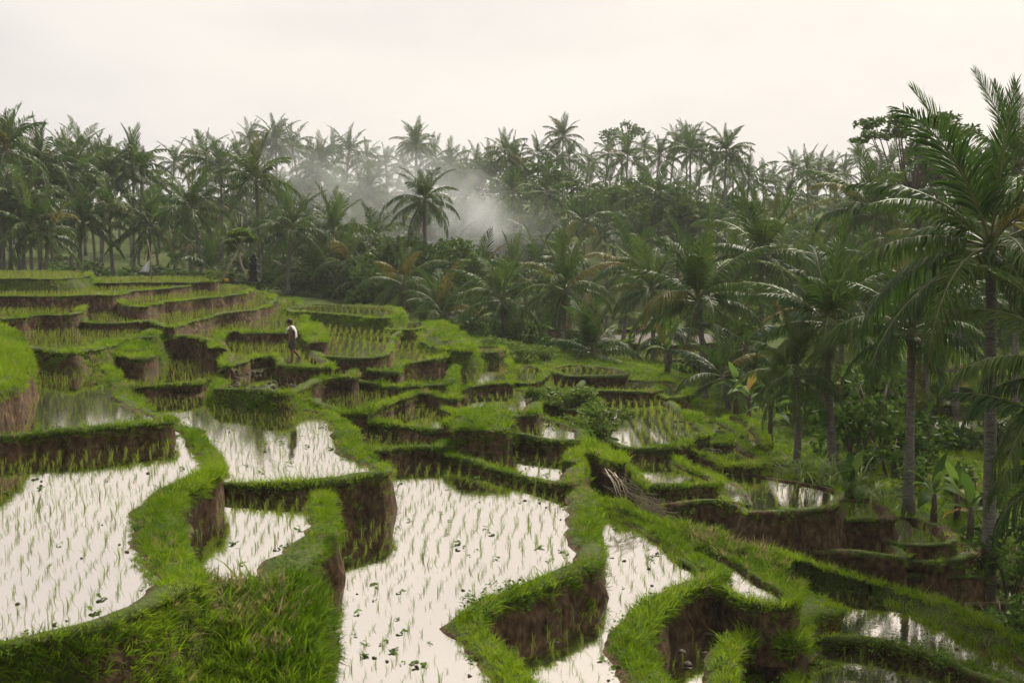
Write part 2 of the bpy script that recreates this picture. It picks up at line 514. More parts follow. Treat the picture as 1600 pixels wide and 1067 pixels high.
T(-6.6, [(430, 1000), (470, 880), (520, 790), (545, 700), (600, 688), (705, 690), (760, 712), (820, 728), (890, 745, 0.6), (925, 765, 0.75), (932, 805, 0.7), (942, 850, 0.6), (937, 882, 0.5), (900, 893, 0.5), (843, 914, 0.5), (788, 933, 0.5), (745, 956, 0.55), (735, 972, 0.6), (765, 995, 0.6), (799, 1016, 0.6), (820, 1040, 0.6), (850, 1080, 0.6), (890, 1150), (430, 1150)], 'largest flooded paddy in the middle foreground', 0.45, 'flood', 1.4)
T(-7.2, [(760, 900), (900, 780), (950, 785), (1000, 808), (1040, 832), (1066, 850), (1100, 872), (1134, 886), (1140, 897), (1092, 914), (1055, 932, 0.5), (1030, 952, 0.6), (1006, 976, 0.65), (1000, 1000, 0.7), (1016, 1032, 0.7), (1035, 1080, 0.6), (1060, 1180), (800, 1180), (740, 1000)], 'curving flooded paddy with mud clods below the central bank', 0.4, 'flood', 1.3)
T(-7.27, [(1030, 830), (1070, 836), (1120, 856), (1165, 878), (1205, 903), (1240, 932), (1235, 945), (1185, 941), (1145, 921), (1100, 900), (1050, 865)], 'thin sliver of water beside the grassy ridge', 0.18, 'flood', 1.0)
T(-7.95, [(1020, 960), (1050, 915), (1130, 895), (1230, 915), (1290, 930, 1.3), (1322, 942, 1.3), (1328, 953, 1.2), (1278, 960, 1.1), (1262, 985, 1.0), (1250, 1010, 0.9), (1215, 1002, 0.6), (1180, 996, 0.5), (1152, 1013, 0.5), (1134, 1042, 0.5), (1142, 1080, 0.5), (1160, 1160), (1020, 1160), (990, 1040)], 'muddy half drained paddy behind a grass mound at lower right', 0.5, 'mud', 1.6, 0.12, 0.25)
T(-8.3, [(1225, 900), (1260, 885), (1330, 895), (1420, 925), (1520, 965), (1640, 1040), (1680, 1090), (1600, 1075), (1540, 1055), (1490, 1035), (1440, 1018), (1380, 1006), (1325, 998), (1262, 995), (1240, 940)], 'long bright paddy under the ridge at lower right', 0.22, 'flood', 1.0, 0.03, gr=0.55)
T(-8.37, [(1240, 1020), (1290, 985), (1420, 1000), (1520, 1030), (1620, 1070), (1760, 1130), (1760, 1300), (1180, 1300)], 'lowest paddy mirroring a palm at the bottom right', 0.4, 'flood', 1.0)
# ---- centre
T(-4.4, [(440, 476), (500, 474), (560, 473), (625, 477), (628, 490), (600, 497), (555, 492), (515, 488), (480, 487), (455, 485)], 'distant flat terrace behind a round grassy bank', 0.6, 'flood', 0.9, 0.4, 1.0)
T(-4.8, [(605, 501), (660, 499), (668, 508), (645, 514), (605, 513)], 'small pale strip of water far up the middle', 0.3, 'flood', 0.8, 0.3, 0.8)
T(-4.55, [(474, 505), (498, 504), (512, 522), (514, 532), (482, 535), (470, 522)], 'small brown block right of the man', 0.3, 'dry', 0.9, 0.08, 0.1, bump=0.1)
T(-4.92, [(490, 530), (500, 497), (560, 495), (605, 502), (632, 510), (622, 520), (613, 533), (611, 548), (590, 558), (545, 560), (515, 558), (495, 552)], 'green seedling paddy in the upper middle', 0.35, 'green', 0.9)
T(-5.1, [(650, 508), (690, 503), (718, 515), (742, 540), (738, 550), (690, 546), (655, 530)], 'rounded grass hump on the skyline of the terraces', 0.3, 'dry', 1.0, 0.5, 1.0, bump=0.35)
T(-5.25, [(575, 560), (590, 518), (640, 510), (700, 528), (708, 545), (695, 555), (678, 560), (650, 562), (630, 569), (625, 583), (600, 580), (572, 577)], 'green paddy below the grass hump', 0.35, 'green', 0.9)
T(-5.4, [(735, 538), (782, 537), (788, 547), (742, 549)], 'pale water strip at the shoulder of the hill', 0.25, 'flood', 0.8, 0.3, 0.8)
T(-5.65, [(555, 582), (570, 568), (680, 548), (713, 550), (714, 562), (713, 590), (700, 599), (660, 601), (612, 606), (598, 600), (562, 596)], 'grassy terrace with a small pool above the dark walls', 0.45, 'mud', 1.0)
T(-5.27, [(335, 600), (350, 580), (430, 566), (540, 568), (557, 578), (558, 590), (520, 588), (490, 598), (462, 609), (445, 617), (420, 614), (380, 608), (335, 606)], 'narrow grassy terrace below the man', 0.5, 'mud', 1.1, 0.55, 0.85, gsel=lambda x, y: x < 475)
T(-5.78, [(480, 625), (505, 598), (556, 585), (600, 588), (700, 592), (712, 605), (713, 622), (697, 619), (672, 612), (650, 613), (620, 623), (590, 634), (562, 646), (535, 643), (510, 636)], 'terrace topping the large rounded brown wall in the middle', 0.4, 'green', 1.2)
T(-6.12, [(545, 640), (590, 632), (700, 625), (760, 640), (762, 655), (706, 672), (670, 673), (620, 665), (570, 655)], 'thin seedling strip under the rounded brown wall', 0.3, 'green', 0.6)
T(-6.3, [(535, 655), (545, 645), (600, 648), (650, 664), (692, 678), (702, 690), (690, 698), (640, 698), (600, 703), (575, 701), (560, 692), (548, 672)], 'small bright pool with a dark front edge in the centre', 0.28, 'flood', 0.8)
T(-5.8, [(697, 655), (715, 645), (745, 640), (788, 640), (799, 652), (800, 668), (782, 673), (740, 669), (708, 669)], 'square grassy block with a dark wall in the centre', 0.4, 'dry', 1.3, 0.08, 0.3, bump=0.15)
T(-6.0, [(690, 618), (780, 600), (832, 604), (850, 632), (840, 646), (800, 648), (750, 645), (702, 645)], 'grassy terrace with small bright puddles right of centre', 0.5, 'flood', 0.8)
T(-5.78, [(700, 590), (706, 550), (760, 546), (792, 553), (804, 570), (802, 588), (799, 597), (770, 598), (746, 601), (713, 609)], 'pale green flooded paddy on the shoulder', 0.3, 'flood', 0.9)
T(-5.95, [(798, 565), (840, 568), (862, 584), (832, 599), (802, 594)], 'little seedling plot beside the pale green paddy', 0.3, 'green', 0.7)
T(-6.15, [(812, 602), (850, 590), (864, 610), (872, 632), (845, 628), (815, 616)], 'grassy plot with a round bush', 0.35, 'green', 0.7)
T(-6.3, [(843, 600), (855, 585), (890, 578), (914, 584), (912, 600), (928, 612), (918, 642), (880, 640), (860, 622)], 'green seedling plot left of the leafy bushes', 0.35, 'green', 0.8)
T(-6.25, [(775, 640), (830, 640), (900, 662), (918, 680), (912, 692), (880, 691), (840, 687), (800, 680), (780, 673)], 'bright water wedge behind a dark curved wall', 0.3, 'flood', 0.9)
T(-6.48, [(690, 690), (760, 685), (900, 682), (912, 700), (908, 738, 0.6), (892, 757, 0.5), (850, 749), (800, 736), (740, 721), (700, 708)], 'curved paddy with bright water behind the central bund', 0.3, 'flood', 0.8)
T(-6.4, [(880, 705), (900, 693), (945, 690), (962, 702), (974, 712), (972, 724), (956, 716), (930, 706), (906, 708), (892, 722)], 'grass capped brown knob above the pile of sticks', 0.35, 'dry', 1.3, 0.15, 0.2, bump=0.15)
# ---- right
T(-6.4, [(895, 592), (990, 588), (1036, 598), (1032, 610), (960, 611), (915, 607)], 'far narrow strip paddy below the palms', 0.35, 'green', 0.7)
T(-6.6, [(930, 615), (960, 603), (1015, 605), (1042, 615), (1062, 640), (1104, 668), (1104, 680), (1082, 684), (1062, 697), (1030, 699), (990, 699), (952, 690), (935, 660)], 'wide green paddy right of the leafy bushes', 0.3, 'green', 0.9)
T(-6.1, [(850, 571), (900, 565), (960, 571), (988, 585), (930, 589), (880, 585)], 'thin green plot below the stemless palm', 0.3, 'green', 0.7)
T(-6.5, [(1000, 592), (1045, 591), (1078, 612), (1055, 624), (1030, 613)], 'little muddy plot left of the slim trunk', 0.3, 'mud', 0.7)
T(-7.0, [(1128, 642), (1172, 655), (1205, 690), (1185, 702), (1150, 682)], 'muddy strip at the foot of the yellowed banana plant', 0.3, 'mud', 0.7)
T(-6.7, [(1030, 635), (1080, 638), (1094, 648), (1084, 656), (1048, 657)], 'small stepped plot at the foot of the slim palm', 0.3, 'mud', 0.8)
T(-6.85, [(1088, 652), (1130, 652), (1162, 674), (1142, 692), (1110, 692), (1095, 672)], 'muddy stepped plot near the banana plants', 0.3, 'mud', 0.8)
T(-6.9, [(1055, 692), (1100, 672), (1145, 680), (1195, 712), (1190, 728), (1160, 729), (1120, 716), (1080, 702)], 'grey muddy plot below two small dark walls', 0.3, 'mud', 0.8)
T(-7.2, [(1175, 715), (1250, 722), (1280, 745), (1235, 750), (1190, 737)], 'muddy plot at the foot of the tall reeds', 0.3, 'mud', 0.7)
T(-6.85, [(955, 700), (1000, 690), (1060, 712), (1105, 738), (1127, 748), (1124, 757), (1070, 759), (1016, 762), (1000, 748), (980, 725)], 'bright paddy with a dark straight wall right of the sticks', 0.28, 'flood', 0.8)
T(-7.12, [(1000, 758), (1130, 742), (1172, 770), (1180, 792), (1150, 789), (1110, 783), (1060, 789), (1020, 793), (1000, 785)], 'seedling ledge on top of the tall eroded wall', 0.2, 'green', 1.5, 0.3, gr=0.22)
T(-7.0, [(1030, 705), (1060, 698), (1110, 716), (1170, 735), (1260, 748), (1310, 758), (1316, 772), (1302, 788), (1285, 793), (1240, 800), (1178, 803), (1150, 785), (1100, 755), (1050, 722)], 'paddy reflecting dark palms and sky at right', 0.25, 'flood', 1.4, 0.25, gr=0.22)
T(-7.55, [(1290, 790), (1310, 770), (1360, 775), (1385, 785), (1402, 805), (1390, 812), (1350, 812), (1300, 812)], 'small green plot at the palm foot', 0.3, 'green', 1.0, 0.2, gr=0.22)
T(-8.0, [(1385, 800), (1420, 800), (1460, 815), (1490, 832), (1490, 845), (1450, 848), (1395, 846), (1380, 825)], 'dark curved plot under the banana plants', 0.3, 'green', 1.0, 0.2, gr=0.22)
T(-8.1, [(1240, 850), (1290, 828), (1370, 828), (1400, 850), (1420, 875), (1380, 868), (1330, 862), (1250, 866)], 'dark brown stepped plot in the shaded gully', 0.3, 'mud', 1.2, 0.25, gr=0.22)
T(-8.4, [(1400, 850), (1470, 840), (1540, 843), (1560, 858), (1510, 872), (1440, 878), (1410, 872)], 'small shaded water plot at far right', 0.35, 'flood', 0.8, 0.2, gr=0.22)
T(-8.8, [(1270, 890), (1330, 870), (1440, 872), (1530, 880), (1545, 895), (1480, 898), (1400, 900), (1320, 905)], 'shaded seedling paddy in the gully', 0.25, 'green', 1.2, 0.2, gr=0.22)
T(-9.4, [(1330, 930), (1420, 905), (1560, 905), (1640, 915), (1640, 940), (1520, 945), (1400, 950)], 'deepest shaded paddy at the right edge', 0.3, 'green', 1.2, 0.2, gr=0.22)
T(-9.7, [(1440, 980), (1520, 945), (1650, 950), (1700, 1000), (1600, 1010), (1500, 1005)], 'pale pool at the right edge of the gully', 0.3, 'flood', 1.0, 0.2, gr=0.22)


RIDGE_FAR = ([935, 1000, 1038, 1112, 1140, 1187, 1262, 1327, 1403, 1469, 1502, 1540, 1600, 1760], [775, 800, 808, 822, 843, 852, 869, 891, 913, 929, 948, 968, 1000, 1060])


def z_ridge(x, y):
    crest = np.interp(x, [935, 1060, 1200, 1270, 1400, 1760], [-7.05, -7.12, -7.22, -7.85, -8.1, -8.25])
    foot = np.interp(x, [935, 1060, 1235, 1250, 1760], [-7.35, -7.42, -7.45, -8.45, -8.5])
    return foot if y - np.interp(x, *RIDGE_FAR) > 16 else crest

def z_mound(x, y): return -5.75 - 0.9 * max(0.0, (y - 905) / 190.0)


T(z_ridge, [(935, 775), (970, 778), (1000, 800), (1038, 808), (1112, 822), (1140, 843), (1187, 852), (1262, 869), (1327, 891), (1403, 913), (1469, 929), (1502, 948), (1540, 968), (1600, 1000), (1760, 1060), (1760, 1110), (1600, 1040), (1500, 1000), (1440, 966), (1390, 944), (1325, 924), (1275, 919), (1250, 912), (1225, 930), (1195, 912), (1150, 880), (1100, 862), (1065, 850), (1020, 836), (955, 808)], 'long grassy ridge running down to the lower right corner', 0.3, 'dry', 1.0, 0.2, 0.8, bump=0.12)
T(z_mound, [(290, 905), (335, 922), (390, 922), (440, 908), (478, 890), (498, 930), (500, 980), (494, 1040), (484, 1110), (460, 1240), (100, 1240), (60, 1080), (180, 990), (260, 945)], 'tall grass mound in the left foreground', 0.3, 'dry', 2.0, 0.25, 0.75, bump=0.3)
# ---- valley floor beyond the palms
T(-7.6, [(840, 490), (960, 484), (1010, 492), (1000, 512), (920, 516), (850, 512)], 'pale flooded field seen between the palm trunks', 0.5, 'bare', 0.6)
T(-7.9, [(960, 520), (1080, 512), (1130, 522), (1120, 536), (1000, 540)], 'bare brown field across the valley', 0.5, 'soil', 0.5)
T(-7.75, [(870, 524), (960, 518), (1000, 526), (960, 538), (880, 538)], 'bare brown strip beyond the low palm', 0.5, 'soil', 0.5)
T(-8.1, [(950, 548), (1080, 542), (1110, 556), (1000, 566), (950, 562)], 'green bunded field across the valley', 0.5, 'green', 0.5)
T(-8.3, [(1440, 588), (1560, 580), (1640, 590), (1640, 604), (1480, 606)], 'far green field at the right behind the trunks', 0.6, 'green', 0.7, 0.2, 0.8)
T(-8.6, [(1420, 606), (1520, 602), (1580, 614), (1560, 630), (1450, 632)], 'curved green field with bare mud behind the trunks', 0.6, 'mud', 0.8, 0.2, 0.8)
T(-8.9, [(1430, 640), (1520, 634), (1640, 640), (1660, 668), (1560, 676), (1450, 672)], 'field with thin water behind the right hand trunks', 0.4, 'flood', 0.8, 0.2, 0.8)
T(-9.2, [(1440, 684), (1540, 676), (1660, 680), (1680, 720), (1560, 722), (1460, 714)], 'bright flooded field glinting between the right hand trunks', 0.4, 'bare', 0.8, 0.2, 0.8)


def chaikin(P, keep=0.22):
    out = []
    n = len(P)
    for i in range(n):
        a, b = P[i], P[(i + 1) % n]
        out.append(a * (1 - keep) + b * keep)
        out.append(a * keep + b * (1 - keep))
    return np.array(out)


def dens(P, step):
    out = []
    n = len(P)
    for i in range(n):
        a, b = P[i], P[(i + 1) % n]
        k = max(1, int(math.ceil(np.linalg.norm((b - a)[:2]) / step)))
        for j in range(k):
            out.append(a + (b - a) * j / k)
    return np.array(out)


for ti, t in enumerate(TERR):
    P = []
    for p in t['pts']:
        zz = t['z'](p[0], p[1]) if callable(t['z']) else t['z']
        q = at_z(p[0], p[1], zz + 0.16)
        P.append([q[0], q[1], zz, p[2] if len(p) > 2 else t['w']])
    P = np.array(P)
    P = chaikin(P)
    A = 0.5 * np.sum(P[:, 0] * np.roll(P[:, 1], -1) - np.roll(P[:, 0], -1) * P[:, 1])
    if A < 0: P = P[::-1]
    dist = float(np.median(P[:, 1]))
    t['dist'] = dist
    step = min(0.5, max(0.13, dist * 0.0065))
    P = dens(P, step)
    # natural raggedness along the normal
    tan = np.roll(P[:, :2], -1, 0) - np.roll(P[:, :2], 1, 0)
    tan /= np.maximum(np.linalg.norm(tan, axis=1), 1e-6)[:, None]
    nor = np.stack([tan[:, 1], -tan[:, 0]], 1)
    amp = 0.075 + 0.0010 * dist
    P[:, :2] += nor * (smooth_noise(P[:, :2], 1.8, ti)[:, None] * amp + smooth_noise(P[:, :2], 6.0, ti + 500)[:, None] * amp * 0.45)
    tan = np.roll(P[:, :2], -2, 0) - np.roll(P[:, :2], 2, 0)
    tan /= np.maximum(np.linalg.norm(tan, axis=1), 1e-6)[:, None]
    t['P'] = P
    t['N'] = np.stack([tan[:, 1], -tan[:, 0]], 1)
    t['poly'] = P[:, :2]
    t['zmin'], t['zmean'] = P[:, 2].min(), P[:, 2].mean()
    t['bb'] = (P[:, 0].min(), P[:, 0].max(), P[:, 1].min(), P[:, 1].max())


def higher_mask(P2, z, me_i, eps=0.08):
    """points that lie under a terrace higher than their own"""
    m = np.zeros(len(P2), bool)
    for k, o in enumerate(TERR):
        if k == me_i: continue
        b = o['bb']
        c = (P2[:, 0] > b[0]) & (P2[:, 0] < b[1]) & (P2[:, 1] > b[2]) & (P2[:, 1] < b[3]) & ~m & (o['zmean' if o['style'] != 'dry' else 'zmin'] > z + eps)
        if c.any():
            idx = np.nonzero(c)[0]
            ins = inside(o['poly'], P2[idx])
            m[idx[ins]] = True
    return m


def in_view(P, mx=60, my=60):
    x, y, f = project(P)
    return (x > -mx) & (x < 1600 + mx) & (y > -my) & (y < 1067 + my) & (f > 1)


GR = dict(p=[], rot=[], s=[], t=[])          # grass tufts
RI = dict(p=[], rot=[], s=[], t=[])          # rice seedlings
WE = dict(p=[], rot=[], s=[], t=[])          # weeds and clods on the water
CL = dict(p=[], rot=[], s=[], t=[])
BW = dict(p=[], rot=[], s=[], t=[])          # broad leaved weeds on the banks


def put(D, p, rot, s, tint):
    if len(p):
        D['p'].append(p); D['rot'].append(rot); D['s'].append(s); D['t'].append(tint)


def tufts(base, lean, az, scale, patch_seed=3, bias=0.0):
    """base (N,3) lean (N) az (N) scale (N)"""
    n = len(base)
    if not n: return
    ok = in_view(base)
    base, lean, az, scale = base[ok], lean[ok], az[ok], scale[ok]
    n = len(base)
    if not n: return
    rot = np.stack([np.zeros(n), lean, az], 1)
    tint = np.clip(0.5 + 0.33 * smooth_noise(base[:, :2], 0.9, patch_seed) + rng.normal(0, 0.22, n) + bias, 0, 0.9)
    straw = rng.random(n) < 0.035 + 0.30 * (smooth_noise(base[:, :2], 0.7, 61) > 0.72)
    tint[straw] = rng.uniform(0.95, 1.0, straw.sum())
    wd = (rng.random(n) < 0.010 + 0.13 * (smooth_noise(base[:, :2], 0.55, 71) > 0.6)) & (base[:, 1] < 42)
    k_ = wd.sum()
    if k_: put(BW, base[wd], np.stack([np.zeros(k_), lean[wd] * 0.6, az[wd]], 1), rng.uniform(0.5, 1.25, k_), rng.random(k_))
    put(GR, base, rot, scale, tint)


PROF = None
water_total = 0
for ti, t in enumerate(TERR):
    P, N_ = t['P'], t['N']
    n = len(P)
    drop, bat, w = t['drop'], t['batter'], P[:, 3]
    dry = t['style'] == 'dry'
    rows, turf = [], []
    k_wall = 7
    ga = np.full(n, t['grassy'])
    if t['gsel'] is not None:
        qx, qy, _ = project(P[:, :3])
        se = t['gsel'](qx, qy)
        ga = np.where(se, ga, 0.08); bat = np.where(se, bat, 0.08)
    else:
        bat = np.full(n, bat)
    groove = smooth_noise(P[:, :2], 9.0, ti + 77) * 0.05 + smooth_noise(P[:, :2], 3.1, ti + 99) * 0.07
    for k in range(k_wall + 1):
        f = k / k_wall                       # 0 bottom, 1 top of the wall
        o = bat * drop * (1 - f) - 0.07 * math.sin(f * math.pi) + (groove * (0.3 + 0.7 * math.sin(f * math.pi * 0.9)))
        o = o + 0.10 * math.sin(f * math.pi) * (ga > 0.5)
        o = o + smooth_noise(np.c_[P[:, :2], np.full(n, f * drop)], 2.6, ti + 31) * 0.13 * math.sin(f * math.pi) + smooth_noise(np.c_[P[:, :2], np.full(n, f * drop)], 7.0, ti + 32) * 0.035 * math.sin(f * math.pi)
        z = P[:, 2] - drop * (1 - f) + 0.02 + 0.09 * smooth_noise(np.c_[P[:, :2], np.full(n, k)], 3, ti)
        rows.append(np.c_[P[:, :2] + N_ * np.asarray(o).reshape(-1, 1), z])
        turf.append(np.maximum(0.0 if f < 0.85 else 0.3, ga * 0.75))
    face = np.clip(0.62 - N_[:, 1] * 0.75 + 0.2 * N_[:, 0], 0.28, 1.0)
    if t['dist'] > 66: face = face * 0.7
    hb = (0.17 + 0.08 * smooth_noise(P[:, :2], 1.3, ti + 5)) * face
    w = w * np.clip(face + 0.15, 0.5, 1.0)
    prof = [(0.05, 0.55, 0.9), (0.0, 0.95, 1.0), (-0.35, 1.1, 1.0), (-0.7, 0.8, 0.9), (-0.98, 0.15, 0.25), (-1.25, -0.8, 0.1)]
    if dry: prof = prof[:2] + [(-0.5, 1.15, 1.0)]
    for o, h, g in prof:
        off = o if o >= 0 else o * w
        jit = smooth_noise(P[:, :2], 2.3, ti + int(o * 100) + 300) * 0.09 * (1 if o < -0.6 else 0.3)
        rows.append(np.c_[P[:, :2] + N_ * np.asarray(off + jit).reshape(-1, 1), P[:, 2] + hb * h])
        turf.append(np.full(n, g * (0.4 + 0.6 * t['gr'])))
    wall_rows, wall_turf = rows[:k_wall + 1], turf[:k_wall + 1]
    wV = np.concatenate(wall_rows)
    wF = [(k * n + i, k * n + (i + 1) % n, (k + 1) * n + (i + 1) % n, (k + 1) * n + i) for k in range(k_wall) for i in range(n)]
    rows, turf = rows[k_wall:], turf[k_wall:]
    V = np.concatenate(rows)
    tf = np.concatenate(turf)
    Fc = []
    m = len(rows)
    for k in range(m - 1):
        for i in range(n):
            j = (i + 1) % n
            Fc.append((k * n + i, k * n + j, (k + 1) * n + j, (k + 1) * n + i))
    if dry:
        # domed turf top, filled from the last ring
        ring = rows[-1]
        bb = t['bb']
        st = max(0.3, t['dist'] * 0.012)
        gx, gy = np.meshgrid(np.arange(bb[0], bb[1], st), np.arange(bb[2], bb[3], st))
        G = np.c_[gx.ravel(), gy.ravel()]
        G = G + rng.uniform(-0.25, 0.25, G.shape) * st
        G = G[inside(ring[:, :2], G)]
        if len(G): G = G[edge_dist(ring[:, :2], G) > st * 0.5]
        pts2 = [Vector(p[:2]) for p in ring] + [Vector(p) for p in G]
        r_v, r_e, r_f, o_v, _, _ = delaunay_2d_cdt(pts2, [], [list(range(n))], 1, 1e-5)
        R2 = np.array([[v.x, v.y] for v in r_v])
        dd = edge_dist(t['poly'], R2)
        # interpolate base z from the rim
        d2 = ((R2[:, None, :] - P[None, ::3, :2]) ** 2).sum(2) + 0.01
        wgt = 1 / d2 ** 1.5
        zb = (wgt * P[None, ::3, 2]).sum(1) / wgt.sum(1)
        hh = zb + 0.19 + t['bump'] * np.clip(dd / 1.2, 0, 1) + 0.06 * smooth_noise(R2, 2.0, ti)
        for q, src in enumerate(o_v):
            if src and src[0] < n: hh[q] = ring[src[0], 2]
        off = len(V)
        V = np.concatenate([V, np.c_[R2, hh]])
        tf = np.concatenate([tf, np.ones(len(R2))])
        Fc += [tuple(i + off for i in f) for f in r_f]
        t['top'] = (R2, hh)
    me = mesh('rice_terrace', V, Fc, True, M_TERR)
    fattr(me, 'turf', tf)
    root = obj('grass_bank' if dry else 'rice_terrace', me)
    tag(root, t['label'], kind='structure')
    t['root'] = root
    wme = mesh('earth_wall', wV, wF, True, M_TERR)
    fattr(wme, 'turf', np.concatenate(wall_turf))
    obj('earth_wall', wme, None, root)
    if not dry:
        wm = bpy.data.meshes.new('paddy_water')
        tri = tessellate_polygon([[Vector((p[0], p[1], 0)) for p in P]])
        zz = P[:, 2].mean()
        wm.from_pydata([(p[0], p[1], zz) for p in P], [], [tuple(f) for f in tri])
        wm.materials.append(M_WATER if t['style'] not in ('soil',) else M_MUD)
        # make normals look up
        wm.update()
        if sum(f.normal.z for f in wm.polygons) < 0: wm.flip_normals()
        obj('paddy_water' if t['style'] != 'soil' else 'bare_soil', wm, None, root)

    # ---- grass on the bund
    vis = ~higher_mask(P[:, :2], P[:, 2], ti)
    seg = np.linalg.norm(np.roll(P[:, :2], -1, 0) - P[:, :2], axis=1)
    d = t['dist']
    rho = 150 if d < 26 else 120 if d < 36 else 80 if d < 50 else 48 if d < 75 else 28
    rho = rho * t['gr']
    cnt = rho * seg * (w * (1.0 if not dry else 0.5) + 0.12)
    cnt = np.floor(cnt + rng.random(n)).astype(int) * vis
    idx = np.repeat(np.arange(n), cnt)
    if len(idx):
        m_ = len(idx)
        jf = rng.random(m_)
        i2 = (idx + 1) % n
        B = P[idx] * (1 - jf[:, None]) + P[i2] * jf[:, None]
        nn = N_[idx]
        u = rng.random(m_) ** 0.85                           # 0 outer rim, 1 inner foot
        patch = smooth_noise(B[:, :2], 0.8, 41)
        keep = (rng.random(m_) < np.clip(1.0 - 1.15 * (u - 0.42) - 0.55 * (patch < -0.3), 0.05, 1))
        off = 0.06 - u * (B[:, 3] * (0.85 if not dry else 0.5) + 0.06)
        hz = np.where(u < 0.8, 0.14, 0.06) * face[idx]
        base = np.c_[B[:, :2] + nn * off[:, None], B[:, 2] + hz]
        az = np.arctan2(nn[:, 1], nn[:, 0]) + rng.normal(0, 0.7, m_)
        lean = np.where(u < 0.3, rng.uniform(0.15, 1.15, m_), rng.normal(0.0, 0.35, m_))
        sc = (0.55 + 0.45 * face[idx]) * np.clip(0.78 + 0.42 * patch + rng.normal(0, 0.22, m_), 0.35, 1.7) * np.where(u > 0.65, 0.65, 1.0)
        tufts(base[keep], lean[keep], az[keep], sc[keep])
        # a fringe hanging over the wall
        cnt2 = np.floor(rho * 0.12 * seg + rng.random(n)).astype(int) * vis
        idx = np.repeat(np.arange(n), cnt2); m_ = len(idx)
        jf = rng.random(m_); i2 = (idx + 1) % n
        B = P[idx] * (1 - jf[:, None]) + P[i2] * jf[:, None]; nn = N_[idx]
        base = np.c_[B[:, :2] + nn * 0.04, B[:, 2] + rng.uniform(-0.12, 0.10, m_)]
        tufts(base, rng.uniform(0.9, 1.7, m_), np.arctan2(nn[:, 1], nn[:, 0]) + rng.normal(0, 0.5, m_), rng.uniform(0.4, 0.95, m_) * (0.55 if d > 40 else 1), bias=-0.06)
        # grassy faces
        gfac = np.maximum(ga, 0.06)
        cnt3 = np.floor(rho * 0.75 * gfac * seg * drop + rng.random(n)).astype(int) * vis
        idx = np.repeat(np.arange(n), cnt3); m_ = len(idx)
        if m_:
            jf = rng.random(m_); i2 = (idx + 1) % n
            B = P[idx] * (1 - jf[:, None]) + P[i2] * jf[:, None]; nn = N_[idx]
            f = rng.random(m_) ** 0.7
            base = np.c_[B[:, :2] + nn * (bat[idx] * drop * (1 - f) + 0.02)[:, None], B[:, 2] - drop * (1 - f)]
            if True:
                k_ = (smooth_noise(base, 1.5, 8) > 0.25) | (ga[idx] > 0.5)
                base, nn, B = base[k_], nn[k_], B[k_]; m_ = len(base)
            tufts(base, rng.uniform(0.5, 1.3, m_), np.arctan2(nn[:, 1], nn[:, 0]) + rng.normal(0, 0.5, m_), rng.uniform(0.55, 1.3, m_), bias=-0.08 if d > 24 else -0.3)  # nearest faces take a darker tint: foreground shade painted into the grass colour
    if dry:
        R2, hh = t['top']
        bb = t['bb']
        na = int(rho * 1.0 * (bb[1] - bb[0]) * (bb[3] - bb[2]))
        C = np.c_[rng.uniform(bb[0], bb[1], na), rng.uniform(bb[2], bb[3], na)]
        C = C[inside(t['poly'], C)]
        if len(C):
            C = C[~higher_mask(C, t['P'][:, 2].max() if callable(t['z']) else t['zmean'], ti)]
        if len(C):
            out_z = np.empty(len(C))
            for s in range(0, len(C), 4000):
                d2 = ((C[s:s + 4000, None, :] - R2[None]) ** 2).sum(2)
                out_z[s:s + 4000] = hh[d2.argmin(1)]
            m_ = len(C)
            patch = smooth_noise(C, 0.8, 41)
            tufts(np.c_[C, out_z - 0.02], np.abs(rng.normal(0, 0.35, m_)), rng.uniform(-3.14, 3.14, m_), np.clip(0.95 + 0.35 * patch + rng.normal(0, 0.25, m_), 0.4, 1.9) * (1.35 if d < 22 else 1), bias=-0.28 if d < 22 else 0.0)  # near mound grass tinted darker, standing in for shade in the left foreground

    # ---- seedlings
    if t['style'] in ('flood', 'green', 'mud'):
        bb = t['bb']
        sx = 0.30 if d < 45 else 0.32
        sy = {'flood': 0.25, 'green': 0.22, 'mud': 0.34}[t['style']] * (1 if d < 45 else 1.15)
        Q = P[:, :2] - P[:, :2].mean(0)
        ang = rng.normal(0.0, 0.12) if t['angle'] is None else t['angle']
        ca, sa = math.cos(ang), math.sin(ang)
        c0 = np.array([(bb[0] + bb[1]) / 2, (bb[2] + bb[3]) / 2])
        Lr = 0.5 * math.hypot(bb[1] - bb[0], bb[3] - bb[2]) + 1
        gx, gy = np.meshgrid(np.arange(-Lr, Lr, sx), np.arange(-Lr, Lr, sy))
        G = np.c_[gx.ravel(), gy.ravel()]
        G[:, 0] += 0.10 * np.sin(G[:, 1] * 0.7 + ti) + 0.05 * np.sin(G[:, 1] * 2.1)
        G += rng.normal(0, 0.02, G.shape)
        G = np.c_[G[:, 0] * ca - G[:, 1] * sa, G[:, 0] * sa + G[:, 1] * ca] + c0
        G3 = np.c_[G, np.full(len(G), P[:, 2].mean())]
        G3 = G3[in_view(G3, 20, 20)]
        G3 = G3[inside(t['poly'], G3[:, :2])]
        if len(G3):
            ed = edge_dist(t['poly'][::2], G3[:, :2])
            G3 = G3[ed > t['w'] * 0.95 + 0.05]
        if len(G3): G3 = G3[~higher_mask(G3[:, :2], t['zmean'], ti, 0.03)]
        if len(G3):
            pat = smooth_noise(G3[:, :2], 0.6, ti + 17)
            pr = {'flood': 0.80, 'green': 0.97, 'mud': 0.45}[t['style']] + 0.3 * pat
            G3 = G3[rng.random(len(G3)) < pr]
        m_ = len(G3)
